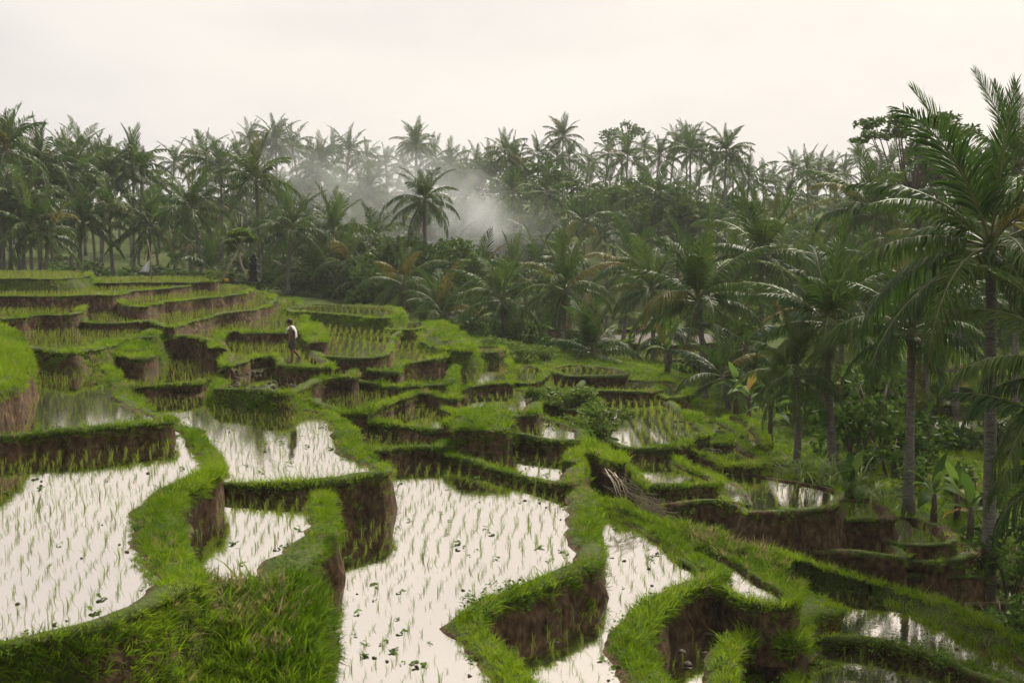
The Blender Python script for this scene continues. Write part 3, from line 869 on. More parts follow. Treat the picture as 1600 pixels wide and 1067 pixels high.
        if m_:
            s0 = {'flood': 0.74, 'green': 1.05, 'mud': 0.8}[t['style']] * (0.72 if d > 50 else 0.85 if d > 42 else 1.0)
            sc = np.clip(rng.normal(s0, 0.26, m_), 0.3, 1.7)
            tint = np.clip(rng.normal(0.5 if t['style'] != 'green' else 0.62, 0.2, m_), 0, 1)
            put(RI, G3, np.stack([np.zeros(m_), np.abs(rng.normal(0.1, 0.12, m_)), rng.uniform(-3.14, 3.14, m_)], 1), sc, tint)
        # floating weed, and mud clods standing out of the water
        if d < 48:
            na = int((bb[1] - bb[0]) * (bb[3] - bb[2]) * 3.0)
            C = np.c_[rng.uniform(bb[0], bb[1], na), rng.uniform(bb[2], bb[3], na)]
            C3 = np.c_[C, np.full(na, P[:, 2].mean() + 0.005)]
            C3 = C3[in_view(C3, 10, 10)]
            C3 = C3[inside(t['poly'], C3[:, :2])]
            if len(C3): C3 = C3[~higher_mask(C3[:, :2], t['zmean'], ti, 0.03)]
            if len(C3):
                ed = edge_dist(t['poly'][::2], C3[:, :2])
                pat = smooth_noise(C3[:, :2], 0.75, 23)
                muddy = 1.0 if t['style'] == 'mud' else 0.0
                k1 = (rng.random(len(C3)) < np.clip(0.05 + 0.45 * (pat > 0.6) + 0.6 * muddy, 0, 1)) & (ed > t['w'] * 0.7)
                k2 = (rng.random(len(C3)) < np.clip(0.05 + 0.35 * (pat < -0.6) + 0.35 * (ed < t['w'] + 0.5), 0, 1)) & (ed > t['w'] * 0.6) & ~k1
                q = C3[k1]; m_ = len(q)
                put(CL, q, np.stack([rng.normal(0, .2, m_), rng.normal(0, .2, m_), rng.uniform(-3, 3, m_)], 1), rng.uniform(0.25, 0.6, m_) * (1 + 1.5 * muddy), rng.random(m_))
                q = C3[k2]; m_ = len(q)
                put(WE, q, np.stack([np.zeros(m_), np.zeros(m_), rng.uniform(-3, 3, m_)], 1), rng.uniform(0.4, 1.1, m_), rng.random(m_))

# ------------------------------------------------------------------ hillside and forest floor
CTRL = []
for t in TERR:
    for p in t['P'][::12]:
        CTRL.append((p[0], p[1], p[2] - 0.75, 1.0))
for (px, d, z) in [(-200, 100, -3.6), (100, 112, -3.4), (250, 112, -3.7), (0, 160, -2.2), (200, 180, 0), (-300, 60, -2.8), (400, 105, -5.0), (500, 100, -6.0), (500, 140, -4.4), (450, 200, 2), (420, 240, 5),
                   (650, 92, -7), (750, 85, -7.4), (700, 130, -6), (700, 180, 1), (700, 250, 7), (900, 80, -7.8), (900, 105, -8.0), (950, 130, -7.4), (950, 180, 0), (1000, 250, 7),
                   (1100, 60, -7.9), (1100, 90, -8.4), (1150, 130, -6.5), (1150, 200, 3), (1300, 45, -7.7), (1300, 70, -8.9), (1300, 110, -7.5), (1300, 160, 0), (1400, 240, 6), (1500, 38, -8.6), (1500, 60, -9.3),
                   (1500, 80, -9.0), (1500, 120, -5.5), (1600, 160, 1), (1560, 33, -8.6), (1650, 28, -9.2), (1850, 60, -8.5), (2000, 120, -4), (200, 13, -6.6), (0, 12, -6.2), (600, 14, -8.2), (1000, 15, -9.3), (1400, 18, -10.2), (1800, 20, -10.5),
                   (800, 2, -1.8), (800, 6, -4.6), (0, 6, -4.4), (1600, 6, -5.2), (-100, 300, 8), (300, 320, 9), (800, 330, 10), (1300, 330, 10), (1700, 320, 9)]:
    CTRL.append(((px - 800) / F_PX * d, d, z, 4.0 if d > 55 else 1.5))
for a in range(0, 360, 20):
    for rr in (600, 2500):
        CTRL.append((rr * math.sin(R(a)), rr * math.cos(R(a)), 10.0, 60.0))
CTRL = np.array(CTRL)


def ground(XY):
    XY = np.asarray(XY, float)
    out = np.empty(len(XY))
    for s in range(0, len(XY), 3000):
        q = XY[s:s + 3000]
        d2 = (q[:, None, 0] - CTRL[None, :, 0]) ** 2 + (q[:, None, 1] - CTRL[None, :, 1]) ** 2
        wg = CTRL[None, :, 3] / (d2 + 0.6) ** 1.6
        out[s:s + 3000] = (wg * CTRL[None, :, 2]).sum(1) / wg.sum(1)
    return out


gx = np.concatenate([-np.geomspace(2600, 46, 26), np.arange(-44, 44.1, 0.55), np.geomspace(46, 2600, 26)])
gy = np.concatenate([-np.geomspace(2600, 12, 16), np.arange(-8, 0, 2), np.arange(0, 72, 0.55), np.arange(72, 130, 1.5), np.geomspace(131, 2600, 48)])
GX, GY = np.meshgrid(gx, gy)
XY = np.c_[GX.ravel(), GY.ravel()]
GZ = ground(XY)
near = (np.abs(XY[:, 0]) < 60) & (XY[:, 1] > 5) & (XY[:, 1] < 140)
for t in TERR:
    bb = t['bb']; pad = 1.0 + t['batter'] * t['drop']
    c = near & (XY[:, 0] > bb[0] - pad) & (XY[:, 0] < bb[1] + pad) & (XY[:, 1] > bb[2] - pad) & (XY[:, 1] < bb[3] + pad)
    ix = np.nonzero(c)[0]
    if not len(ix): continue
    ed = edge_dist(t['poly'][::2], XY[ix])
    ins = inside(t['poly'], XY[ix])
    k = ins | (ed < 0.8)
    ix = ix[k]
    GZ[ix] = np.minimum(GZ[ix], t['zmin'] - np.minimum(0.45, 0.2 + t['drop'] * 0.2))
GZ += np.where(XY[:, 1] > 3, 0.05 * smooth_noise(XY, 1.3, 4), 0)
nx, ny = len(gx), len(gy)
Fg = [(j * nx + i, j * nx + i + 1, (j + 1) * nx + i + 1, (j + 1) * nx + i) for j in range(ny - 1) for i in range(nx - 1)]
gme = mesh('hillside', np.c_[XY, GZ], Fg, True, M_GROUND)
bare = np.zeros(len(XY))
for (px, py, z, r) in [(985, 790, -7.3, 2.2), (1080, 815, -7.8, 2.2), (1170, 850, -8.2, 2.5), (1290, 860, -8.6, 2.0), (1500, 950, -9.6, 4.0)]:
    q = at_z(px, py, z)
    bare = np.maximum(bare, np.clip(1.4 - np.hypot(XY[:, 0] - q[0], XY[:, 1] - q[1]) / r, 0, 1))
fattr(gme, 'bare', bare)
hill = tag(obj('hillside', gme), 'grassy hillside under the rice terraces and palm forest', kind='structure')


def gz(x, y):
    """height of the built hillside mesh"""
    i = int(np.clip(np.searchsorted(gx, x) - 1, 0, nx - 2)); j = int(np.clip(np.searchsorted(gy, y) - 1, 0, ny - 2))
    fx = (x - gx[i]) / (gx[i + 1] - gx[i]); fy = (y - gy[j]) / (gy[j + 1] - gy[j])
    Z = GZ.reshape(ny, nx)
    return float(Z[j, i] * (1 - fx) * (1 - fy) + Z[j, i + 1] * fx * (1 - fy) + Z[j + 1, i] * (1 - fx) * fy + Z[j + 1, i + 1] * fx * fy)


def stand(x, y):
    """height one stands on: highest terrace here, else the hillside"""
    p = np.array([[x, y]])
    best = gz(x, y)
    for t in TERR:
        b = t['bb']
        if b[0] < x < b[1] and b[2] < y < b[3] and inside(t['poly'], p)[0]:
            best = max(best, t['zmean'] + (0.2 if t['style'] == 'dry' else 0.0))
    return best


# tufts on the open hillside
na = 130000
yy = 11 + 84 * rng.random(na) ** 1.15
xx = rng.uniform(-0.45, 0.45, na) * yy
C = np.c_[xx, yy]
cov = np.zeros(na, bool)
for t in TERR:
    bb = t['bb']
    c = (C[:, 0] > bb[0]) & (C[:, 0] < bb[1]) & (C[:, 1] > bb[2]) & (C[:, 1] < bb[3]) & ~cov
    ix = np.nonzero(c)[0]
    if len(ix): cov[ix[inside(t['poly'], C[ix])]] = True
C = C[~cov]
ii = np.clip(np.searchsorted(gx, C[:, 0]) - 1, 0, nx - 2); jj = np.clip(np.searchsorted(gy, C[:, 1]) - 1, 0, ny - 2)
fx = (C[:, 0] - gx[ii]) / (gx[ii + 1] - gx[ii]); fy = (C[:, 1] - gy[jj]) / (gy[jj + 1] - gy[jj])
Zg = GZ.reshape(ny, nx)
cz = Zg[jj, ii] * (1 - fx) * (1 - fy) + Zg[jj, ii + 1] * fx * (1 - fy) + Zg[jj + 1, ii] * (1 - fx) * fy + Zg[jj + 1, ii + 1] * fx * fy
br = bare.reshape(ny, nx)[jj, ii]
k = rng.random(len(C)) > br * 0.93
C, cz = C[k], cz[k]
m_ = len(C)
tufts(np.c_[C, cz - 0.02], np.abs(rng.normal(0, 0.35, m_)), rng.uniform(-3.14, 3.14, m_), np.clip(rng.normal(0.85, 0.25, m_) + 0.3 * smooth_noise(C, 0.5, 9), 0.35, 1.6), bias=-0.05)

# ------------------------------------------------------------------ small plants (instanced stuff)


def blade_clump(name, n, h, spread, width, curve, mat, seed, segs=3):
    g = random.Random(seed)
    V, Fc = [], []
    for b in range(n):
        a = g.uniform(0, 6.283); r = spread * math.sqrt(g.random())
        x0, y0 = r * math.cos(a), r * math.sin(a)
        da = a + g.uniform(-0.9, 0.9)
        hh = h * g.uniform(0.55, 1.15); cv = curve * g.uniform(0.3, 1.3) * hh
        wd = width * g.uniform(0.7, 1.2)
        wa = g.uniform(0, 3.14)
        wx, wy = wd * math.cos(wa) / 2, wd * math.sin(wa) / 2
        base = len(V)
        for s in range(segs):
            f = s / segs
            ox, oy = cv * f * f * math.cos(da), cv * f * f * math.sin(da)
            k = 1 - f * 0.55
            V += [(x0 + ox - wx * k, y0 + oy - wy * k, hh * f * (1 - 0.15 * f)), (x0 + ox + wx * k, y0 + oy + wy * k, hh * f * (1 - 0.15 * f))]
        V.append((x0 + cv * math.cos(da), y0 + cv * math.sin(da), hh * 0.85))
        for s in range(segs - 1):
            i = base + 2 * s
            Fc.append((i, i + 1, i + 3, i + 2))
        i = base + 2 * (segs - 1)
        Fc.append((i, i + 1, i + 2))
    return mesh(name, V, Fc, True, mat)


def proto_coll(name, meshes):
    c = bpy.data.collections.new(name)
    for i, me in enumerate(meshes):
        o = bpy.data.objects.new('%s_%02d' % (name, i), me)
        c.objects.link(o)
    return c


def scatter(name, D, coll, label, cat):
    if not D['p']: return
    p = np.concatenate(D['p']).astype(np.float32); rot = np.concatenate(D['rot']).astype(np.float32)
    s = np.concatenate(D['s']).astype(np.float32); tn = np.concatenate(D['t']).astype(np.float32)
    n = len(p)
    print('scatter', name, n)
    me = bpy.data.meshes.new(name)
    me.vertices.add(n)
    me.vertices.foreach_set('co', p.ravel())
    a = me.attributes.new('rot', 'FLOAT_VECTOR', 'POINT'); a.data.foreach_set('vector', rot.ravel())
    a = me.attributes.new('scl', 'FLOAT', 'POINT'); a.data.foreach_set('value', s)
    a = me.attributes.new('tint', 'FLOAT', 'POINT'); a.data.foreach_set('value', tn)
    a = me.attributes.new('pick', 'INT', 'POINT'); a.data.foreach_set('value', rng.integers(0, len(coll.objects), n).astype(np.int32))
    o = obj(name, me)
    tag(o, label, cat, kind='stuff')
    ng = bpy.data.node_groups.new(name + '_nodes', 'GeometryNodeTree')
    ng.interface.new_socket('Geometry', in_out='INPUT', socket_type='NodeSocketGeometry')
    ng.interface.new_socket('Geometry', in_out='OUTPUT', socket_type='NodeSocketGeometry')
    gi, go = ng.nodes.new('NodeGroupInput'), ng.nodes.new('NodeGroupOutput')
    iop = ng.nodes.new('GeometryNodeInstanceOnPoints')
    ci = ng.nodes.new('GeometryNodeCollectionInfo')
    ci.inputs['Collection'].default_value = coll
    ci.inputs['Separate Children'].default_value = True
    ci.inputs['Reset Children'].default_value = True
    iop.inputs['Pick Instance'].default_value = True

    def na_(nm, ty):
        x = ng.nodes.new('GeometryNodeInputNamedAttribute'); x.data_type = ty
        x.inputs['Name'].default_value = nm
        return next(q for q in x.outputs if q.enabled and q.name == 'Attribute')
    L = ng.links
    L.new(gi.outputs[0], iop.inputs['Points'])
    L.new(ci.outputs[0], iop.inputs['Instance'])
    L.new(na_('pick', 'INT'), iop.inputs['Instance Index'])
    L.new(na_('rot', 'FLOAT_VECTOR'), iop.inputs['Rotation'])
    L.new(na_('scl', 'FLOAT'), iop.inputs['Scale'])
    L.new(iop.outputs[0], go.inputs[0])
    md = o.modifiers.new('scatter', 'NODES'); md.node_group = ng
    return o


grass_c = proto_coll('grass_tuft', [blade_clump('grass_tuft', 14, h, 0.10, 0.016, 0.75, M_GRASS, 100 + i) for i, h in enumerate((0.15, 0.18, 0.21, 0.18, 0.25, 0.13))])
rice_c = proto_coll('rice_clump', [blade_clump('rice_clump', k, h * 0.86, 0.028, 0.010, 0.42, M_RICE, 200 + i) for i, (k, h) in enumerate(((5, .25), (6, .29), (4, .24), (7, .31), (3, .27)))])


def clod(seed):
    g = random.Random(seed)
    b = MB(); b.sphere((0, 0, 0), (0.09, 0.06, 0.035), 8, 5)
    V = [(x * g.uniform(.7, 1.3), y * g.uniform(.7, 1.3), z * g.uniform(.7, 1.4)) for x, y, z in b.V]
    return mesh('mud_clod', V, b.F, True, M_MUD)


def weed(seed):
    g = random.Random(seed)
    V, Fc = [], []
    for i in range(9):
        a = g.uniform(0, 6.28); r = g.uniform(0.0, 0.11); x, y = r * math.cos(a), r * math.sin(a)
        s = g.uniform(0.018, 0.04); b0 = len(V); z = g.uniform(0.004, 0.06)
        for q in range(6):
            an = q * math.pi / 3
            V.append((x + s * math.cos(an) * 1.2, y + s * math.sin(an), z + 0.012 * math.cos(an + a)))
        Fc.append(tuple(range(b0, b0 + 6)))
    return mesh('water_weed', V, Fc, False, M_WEED)


def bank_weed(seed):
    g = random.Random(seed)
    V, Fc = [], []
    for i in range(16):
        a = g.uniform(0, 6.28); r = 0.13 * math.sqrt(g.random()); h = g.uniform(0.05, 0.24)
        c = Vector((r * math.cos(a), r * math.sin(a), h)); L_ = g.uniform(0.035, 0.07)
        d = Vector((math.cos(a + g.uniform(-1, 1)), math.sin(a + g.uniform(-1, 1)), g.uniform(-0.3, 0.5))).normalized()
        sd = d.cross(Vector((0, 0, 1))).normalized() * L_ * 0.42
        b0 = len(V)
        V += [c, c + d * L_ * 0.5 + sd, c + d * L_, c + d * L_ * 0.5 - sd]
        Fc.append((b0, b0 + 1, b0 + 2, b0 + 3))
    return mesh('bank_weed', V, Fc, False, M_BANKWEED)


weedb_c = proto_coll('bank_weed', [bank_weed(i) for i in range(4)])
clod_c = proto_coll('mud_clod', [clod(i) for i in range(4)])
weed_c = proto_coll('water_weed', [weed(i) for i in range(4)])
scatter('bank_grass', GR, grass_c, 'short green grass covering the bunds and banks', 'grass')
scatter('rice_seedlings', RI, rice_c, 'young rice seedlings planted in rows in the paddies', 'rice')
scatter('mud_clods', CL, clod_c, 'dark mud clods standing out of the paddy water', 'mud')
scatter('bank_weeds', BW, weedb_c, 'low broad leaved weeds growing among the bank grass', 'weeds')
scatter('water_weeds', WE, weed_c, 'small green weeds floating on the paddy water', 'weeds')

#--PLANTS--
# ------------------------------------------------------------------ palms


def frond_mesh(name, e0, curl, L, nl, wid, seed, mat, hang=0.6, fold=0.25, ratio=0.24, a0=72):
    """one coconut frond: curved midrib and two rows of drooping leaflets"""
    g = random.Random(seed)
    nseg = 14
    pts, x, z = [], 0.0, 0.0
    side_bend = g.uniform(-0.25, 0.25)
    for i in range(nseg + 1):
        t = i / nseg
        e = e0 - curl * t ** 1.35
        pts.append(Vector((x, side_bend * L * 0.3 * t * t, z)))
        x += math.cos(e) * L / nseg; z += math.sin(e) * L / nseg

    def P(t):
        f = min(t, 0.9999) * nseg; i = int(f); u = f - i
        return pts[i] * (1 - u) + pts[i + 1] * u

    def Tn(t):
        f = min(t, 0.9999) * nseg; i = int(f)
        return (pts[i + 1] - pts[i]).normalized()
    b = MB()
    rr = [0.045 * L / 4.5 * (1 - 0.85 * i / nseg) + 0.004 for i in range(nseg + 1)]
    b.tube(pts, rr, 4)
    down = Vector((0, 0, -1))
    for s in (-1, 1):
        for k in range(nl):
            t = 0.13 + 0.87 * (k + g.uniform(-0.3, 0.3)) / nl
            t = max(0.1, min(0.995, t))
            if g.random() < 0.03: continue
            p = P(t); tg = Tn(t)
            up = Vector((-tg.z, 0, tg.x)).normalized()
            sd = tg.cross(up).normalized() * s
            a = R(a0 - (a0 - 20) * t + g.uniform(-8, 8))
            ll = L * ratio * (0.55 + 0.45 * math.sin(min(1, t / 0.45) * math.pi / 2)) * (1 - 0.62 * max(0, (t - 0.5) / 0.5) ** 1.3) * g.uniform(0.85, 1.12)
            d0 = (tg * math.cos(a) + sd * math.sin(a) + up * fold * g.uniform(0.6, 1.3)).normalized()
            d1 = (d0 + down * hang * g.uniform(0.6, 1.4)).normalized()
            d2 = (d1 + down * hang * g.uniform(0.7, 1.6)).normalized()
            wv = (tg * 0.8 + up * 0.4 * g.uniform(-1, 1)).normalized() * wid * g.uniform(0.8, 1.2) / 2
            q0, q1 = p, p + d0 * ll * 0.35
            q2 = q1 + d1 * ll * 0.35; q3 = q2 + d2 * ll * 0.30
            V = [q0 - wv * 0.5, q0 + wv * 0.5, q1 - wv, q1 + wv, q2 - wv * 0.8, q2 + wv * 0.8, q3]
            b.add(V, [(0, 1, 3, 2), (2, 3, 5, 4), (4, 5, 6)])
    me = mesh(name, b.V, b.F, True, mat)
    me.materials.append(M_RIB)
    nr = nseg * 4 + 2
    me.polygons.foreach_set('material_index', [1 if i < nr else 0 for i in range(len(me.polygons))])
    return me


# elevation bands, from the upright spear to the hanging skirt
BANDS = [(86, 10, 0.04, 0.20, 38), (77, 24, 0.10, 0.23, 44), (66, 44, 0.28, 0.25, 52), (52, 70, 0.6, 0.27, 60), (34, 92, 1.0, 0.28, 64), (10, 88, 1.35, 0.28, 66), (-22, 62, 1.5, 0.26, 66)]


def frond_set(nl, wid, tagname, nvar):
    S = []
    for bi, (e0, cu, hang, ra, a0) in enumerate(BANDS):
        S.append([frond_mesh('frond', R(e0 + rnd.uniform(-4, 4)), R(cu * rnd.uniform(0.8, 1.25)), 4.3, nl, wid, 1000 + bi * 10 + v, M_FROND, hang, 0.2 if hang < 0.5 else 0.0, ra, a0) for v in range(nvar)])
    D = [frond_mesh('frond', R(-62), R(22), 3.6, max(12, nl // 2), wid, 3000 + v, M_DEAD, 1.0, 0.1, 0.2) for v in range(2)]
    return S, D


FR_NEAR = frond_set(74, 0.062, 'near', 3)
FR_MID = frond_set(34, 0.115, 'mid', 2)
TRUNK_CACHE = {}
PALMS = []
coco_me = None
b_ = MB(); b_.sphere((0, 0, 0), (0.11, 0.11, 0.14), 8, 6)
coco_me = mesh('coconut', b_.V, b_.F, True, M_COCO)


def trunk_mesh(H, lean, r0, seed, nseg=12, n=8):
    g = random.Random(seed)
    b = MB()
    pts, rad = [], []
    bx, by = g.uniform(-0.02, 0.02) * H, g.uniform(-0.02, 0.02) * H
    for i in range(nseg + 1):
        t = i / nseg
        pts.append((lean[0] * t ** 1.5 + bx * math.sin(t * math.pi), lean[1] * t ** 1.5 + by * math.sin(t * math.pi), H * t))
        rad.append(r0 * (1.0 - 0.35 * t) * (1.45 if i == 0 else 1.12 if i == 1 else 1.0))
    b.tube(pts, rad, n)
    return mesh('trunk', b.V, b.F, True, M_TRUNK), pts[-1]


def palm(px, py, d, label, group=None, base_px=None, size=1.0, nf=24, seed=None, near=True, r0=0.17, low=-25, hgt=None, dead=1, coco=0, up=84, az0=None):
    """a coconut palm whose crown stands at pixel column px, distance d"""
    seed = seed if seed is not None else int(px * 7 + py * 13 + d)
    g = random.Random(seed)
    hub = at_d(px, py, d)
    bx = at_d(base_px if base_px is not None else px + g.uniform(-18, 18), py, d)[0]
    by = d + g.uniform(-0.5, 0.5)
    zb = stand(bx, by) - 0.15
    H = max(0.5, hub[2] - zb)
    root = empty('coconut_palm', (bx, by, zb))
    tm, top = trunk_mesh(H, (hub[0] - bx, d - by), r0, seed, 12 if near else 8, 9 if near else 6)
    obj('trunk', tm, None, root)
    S, D = FR_NEAR if near else FR_MID
    a0 = g.uniform(0, 6.28) if az0 is None else az0
    tilt = (g.uniform(-0.10, 0.10), g.uniform(-0.10, 0.10))
    nb = len(BANDS)
    for k in range(nf):
        f = (k + 0.5) / nf
        el = up + (low - up) * f ** 1.2 + g.uniform(-7, 7)
        bi = min(range(nb), key=lambda q: abs(BANDS[q][0] - el))
        me = S[bi][g.randrange(len(S[bi]))]
        o = obj('frond', me, None, root)
        o.location = (top[0], top[1], top[2] + 0.05 - 0.25 * f)
        o.rotation_euler = (tilt[0] + g.uniform(-0.12, 0.12), tilt[1] - R(el - BANDS[bi][0]), a0 + k * 2.39996 + g.uniform(-0.25, 0.25))
        s = size * g.uniform(0.85, 1.1) * (0.8 if f < 0.08 else 1)
        o.scale = (s, s, s)
    for k in range(dead):
        o = obj('frond', D[k % 2], None, root)
        o['label'] = 'dead brown frond hanging down'
        o.location = (top[0], top[1], top[2] - 0.25)
        o.rotation_euler = (0, g.uniform(-0.15, 0.15), g.uniform(0, 6.28))
        o.scale = (size * 0.85,) * 3
    for k in range(coco):
        o = obj('coconut', coco_me, None, root)
        a = g.uniform(0, 6.28)
        o.location = (top[0] + 0.28 * math.cos(a), top[1] + 0.28 * math.sin(a), top[2] - 0.2 - 0.3 * g.random())
    tag(root, label, 'palm tree', group)
    PALMS.append((px, py, d))
    return root


RG = 'palms lining the right of the terraces'
palm(1548, 380, 33, 'tallest dark palm at the right edge rising above the skyline', RG, 1562, 1.08, 24, 5, True, 0.19, -22, dead=2, coco=5)
palm(1290, 500, 43, 'palm with orange dead fronds hanging beside its trunk at right', RG, 1304, 0.8, 24, 8, True, 0.17, -16, dead=4, coco=4)
palm(1424, 512, 39, 'palm with mottled pale trunk standing above the small green plot', RG, 1426, 0.74, 24, 9, True, 0.17, -20, dead=2, coco=5)
palm(1091, 468, 60, 'slim palm with bare ringed trunk at the foot of the stepped plots', RG, 1104, 0.95, 24, 12, True, 0.16, -20, dead=2, coco=3)
palm(1190, 398, 70, 'tall upright palm behind the slim ringed palm', RG, 1196, 1.15, 22, 14, True, 0.16, -22, dead=1)
palm(1243, 585, 42, 'short dark palm with drooping fronds left of the orange one', RG, 1251, 0.5, 18, 15, True, 0.13, -40, dead=1)
palm(1366, 335, 80, 'feathery palm whose spear breaks the skyline left of the umbrella tree', RG, 1372, 1.15, 22, 16, True, 0.16, -25, dead=1)
palm(1588, 262, 58, 'palm cut by the right edge of the picture', RG, 1600, 1.0, 24, 17, True, 0.17, -30)
palm(1452, 470, 62, 'palm with a straight trunk behind the mottled trunk', RG, 1450, 0.85, 20, 18, True, 0.16, -30)
palm(1490, 480, 68, 'palm with a thin grey trunk in front of the far fields', RG, 1476, 0.85, 20, 19, True, 0.15, -35)
palm(1690, 585, 29, 'palm outside the right edge sending low fronds into view', RG, 1700, 0.85, 22, 21, True, 0.18, -40, dead=2)
palm(1722, 735, 28, 'young palm outside the right edge with drooping tan fronds', RG, 1728, 0.8, 20, 22, True, 0.16, -40, dead=3)
palm(1018, 452, 80, 'palm with a dark trunk left of the slim ringed palm', RG, 1021, 0.95, 22, 23, True, 0.16, -30, dead=1)
palm(985, 425, 95, 'palm with a yellowing frond above the brown field', RG, 975, 0.95, 20, 24, True, 0.16, -28)
palm(882, 452, 76, 'palm with a bushy crown in front of the smoke', RG, 882, 0.85, 24, 25, True, 0.17, -40, dead=2, coco=4)
palm(784, 468, 80, 'palm with a spreading crown left of the bushy one', RG, 787, 0.85, 22, 26, True, 0.15, -40, dead=2, coco=3)
palm(925, 560, 70, 'stemless young palm fanning out beside the brown field', RG, 930, 0.8, 20, 27, True, 0.16, -5, dead=0)
palm(690, 490, 86, 'young palm with pale fronds behind the grass hump', RG, 690, 0.85, 20, 28, True, 0.14, -20, dead=0)
palm(630, 445, 96, 'palm with a rusty skirt of dead fronds beyond the hump', RG, 632, 0.9, 22, 29, True, 0.15, -35, dead=3)
palm(664, 312, 112, 'lone palm standing clear in front of the rising smoke', RG, 662, 0.9, 24, 30, True, 0.21, -40, dead=2)
palm(1128, 585, 54, 'low palm with arching fronds behind the slim trunk', RG, 1138, 0.6, 16, 31, True, 0.14, -30)
palm(1165, 540, 60, 'palm half hidden behind the upright one', RG, 1166, 0.65, 18, 32, True, 0.15, -30)
palm(1235, 440, 92, 'bushy palm between the upright palm and the orange one', RG, 1236, 0.95, 20, 33, True, 0.16, -30)
palm(1335, 440, 92, 'palm between the orange and the mottled ones', RG, 1340, 0.95, 20, 34, True, 0.15, -30)
palm(1505, 400, 64, 'dense palm leaning behind the tallest one', RG, 1500, 0.95, 20, 35, True, 0.16, -30)
palm(1045, 520, 74, 'small palm in the gap above the brown field', RG, 1048, 0.65, 18, 36, True, 0.14, -30)
for q, (x_, y_, d_, l_) in enumerate([(1310, 455, 70, 'dark palm filling the gap left of the mottled one'), (1385, 450, 74, 'dark palm behind the mottled trunk'), (1425, 425, 88, 'shaded palm far behind the mottled trunk'), (1540, 470, 72, 'dark palm behind the trunk of the tallest one'), (1585, 440, 80, 'shaded palm at the edge behind the tallest one'), (1270, 415, 96, 'far palm above the orange one'), (1150, 450, 84, 'far palm left of the upright one')]):
    palm(x_, y_, d_, l_, RG, x_ + 8, 0.95, 20, 140 + q, True, 0.16, -30, dead=1)
palm(745, 500, 92, 'low palm at the edge of the terraces beside the bushes', RG, 745, 0.8, 18, 37, True, 0.14, -20)

# left edge row in front of the forest
LG = 'tall palms in the row behind the upper terraces'
left = [(60, 258, 118, 62, 'tall palm with a straight pale trunk and hanging tan fronds at far left', 2), (8, 235, 112, 10, 'palm cut by the left edge of the picture', 1), (112, 275, 122, 103, 'palm second in from the left edge group with a thin trunk', 1),
        (165, 285, 126, 150, 'palm with a leaning trunk left of the white flag', 1), (208, 262, 128, 205, 'palm with ragged crown above the white flag', 2), (300, 325, 112, 312, 'broad palm left of the small propped tree', 1),
        (345, 268, 140, 344, 'palm on the skyline above the small propped tree', 1), (400, 282, 116, 402, 'palm with a slim grey trunk rising behind the shrine', 2), (430, 222, 165, 432, 'palm whose crown stands highest left of the smoke', 1),
        (455, 360, 112, 450, 'low palm right of the shrine', 1), (520, 365, 118, 518, 'palm with narrow upright crown left of the bushes', 0), (575, 300, 150, 575, 'palm in the mist left of the lone one', 1),
        (500, 262, 160, 500, 'misty palm in the middle of the left forest', 1), (650, 228, 205, 650, 'skyline palm above the lone one', 0), (880, 214, 235, 880, 'highest skyline palm right of centre', 0),
        (1072, 222, 220, 1072, 'small star shaped palm crown on the skyline', 0), (1135, 238, 170, 1135, 'skyline palm with one long frond reaching right', 0), (800, 255, 190, 802, 'skyline palm with reddish crown centre', 1), (40, 330, 108, 28, 'lower palm at far left with a leaning trunk', 1), (130, 350, 112, 120, 'lower palm among the left trunks', 1), (235, 350, 115, 228, 'lower palm behind the white flag', 1)]
for (px, py, d, bx, lab, dd) in left:
    palm(px, py, d, lab, LG, bx, 1.04, 24, None, False, 0.19, -30, dead=dd)

# the forest behind, layer by layer; nothing tells these apart but their place among the others
sky_x = [0, 60, 120, 180, 230, 260, 310, 350, 430, 480, 550, 600, 650, 700, 750, 820, 880, 930, 1000, 1070, 1130, 1165, 1200, 1240, 1300, 1370, 1450, 1600]
sky_y = [185, 192, 196, 205, 232, 236, 218, 210, 195, 198, 198, 216, 200, 216, 216, 202, 195, 200, 208, 200, 208, 245, 235, 220, 228, 222, 230, 220]
LAYERS = [('skyline palm', 0.0, 24, (165, 250)), ('misty palm under the skyline', 58, 30, (140, 205)), ('middle tier palm', 110, 36, (120, 165)), ('low front tier palm', 165, 46, (104, 138))]
fr = random.Random(77)
ORD = ['first', 'second', 'third', 'fourth', 'fifth', 'sixth', 'seventh', 'eighth', 'ninth', 'tenth', 'eleventh', 'twelfth', 'thirteenth', 'fourteenth']
ZONES = [(130, 'at the far left'), (270, 'above the white flag'), (430, 'above the shrine'), (560, 'right of the shrine'), (720, 'around the lone palm'), (860, 'right of the smoke'), (1000, 'above the pale flooded field'), (1140, 'behind the slim ringed palm'), (1300, 'behind the upright palm'), (1440, 'below the umbrella tree'), (9999, 'behind the tallest palm')]
ZC = {}


def place(kind, x):
    z = next(n for lim, n in ZONES if x < lim)
    ZC[(kind, z)] = ZC.get((kind, z), -1) + 1
    return '%s %s, %s from the left there' % (kind, z, ORD[min(13, ZC[(kind, z)])])


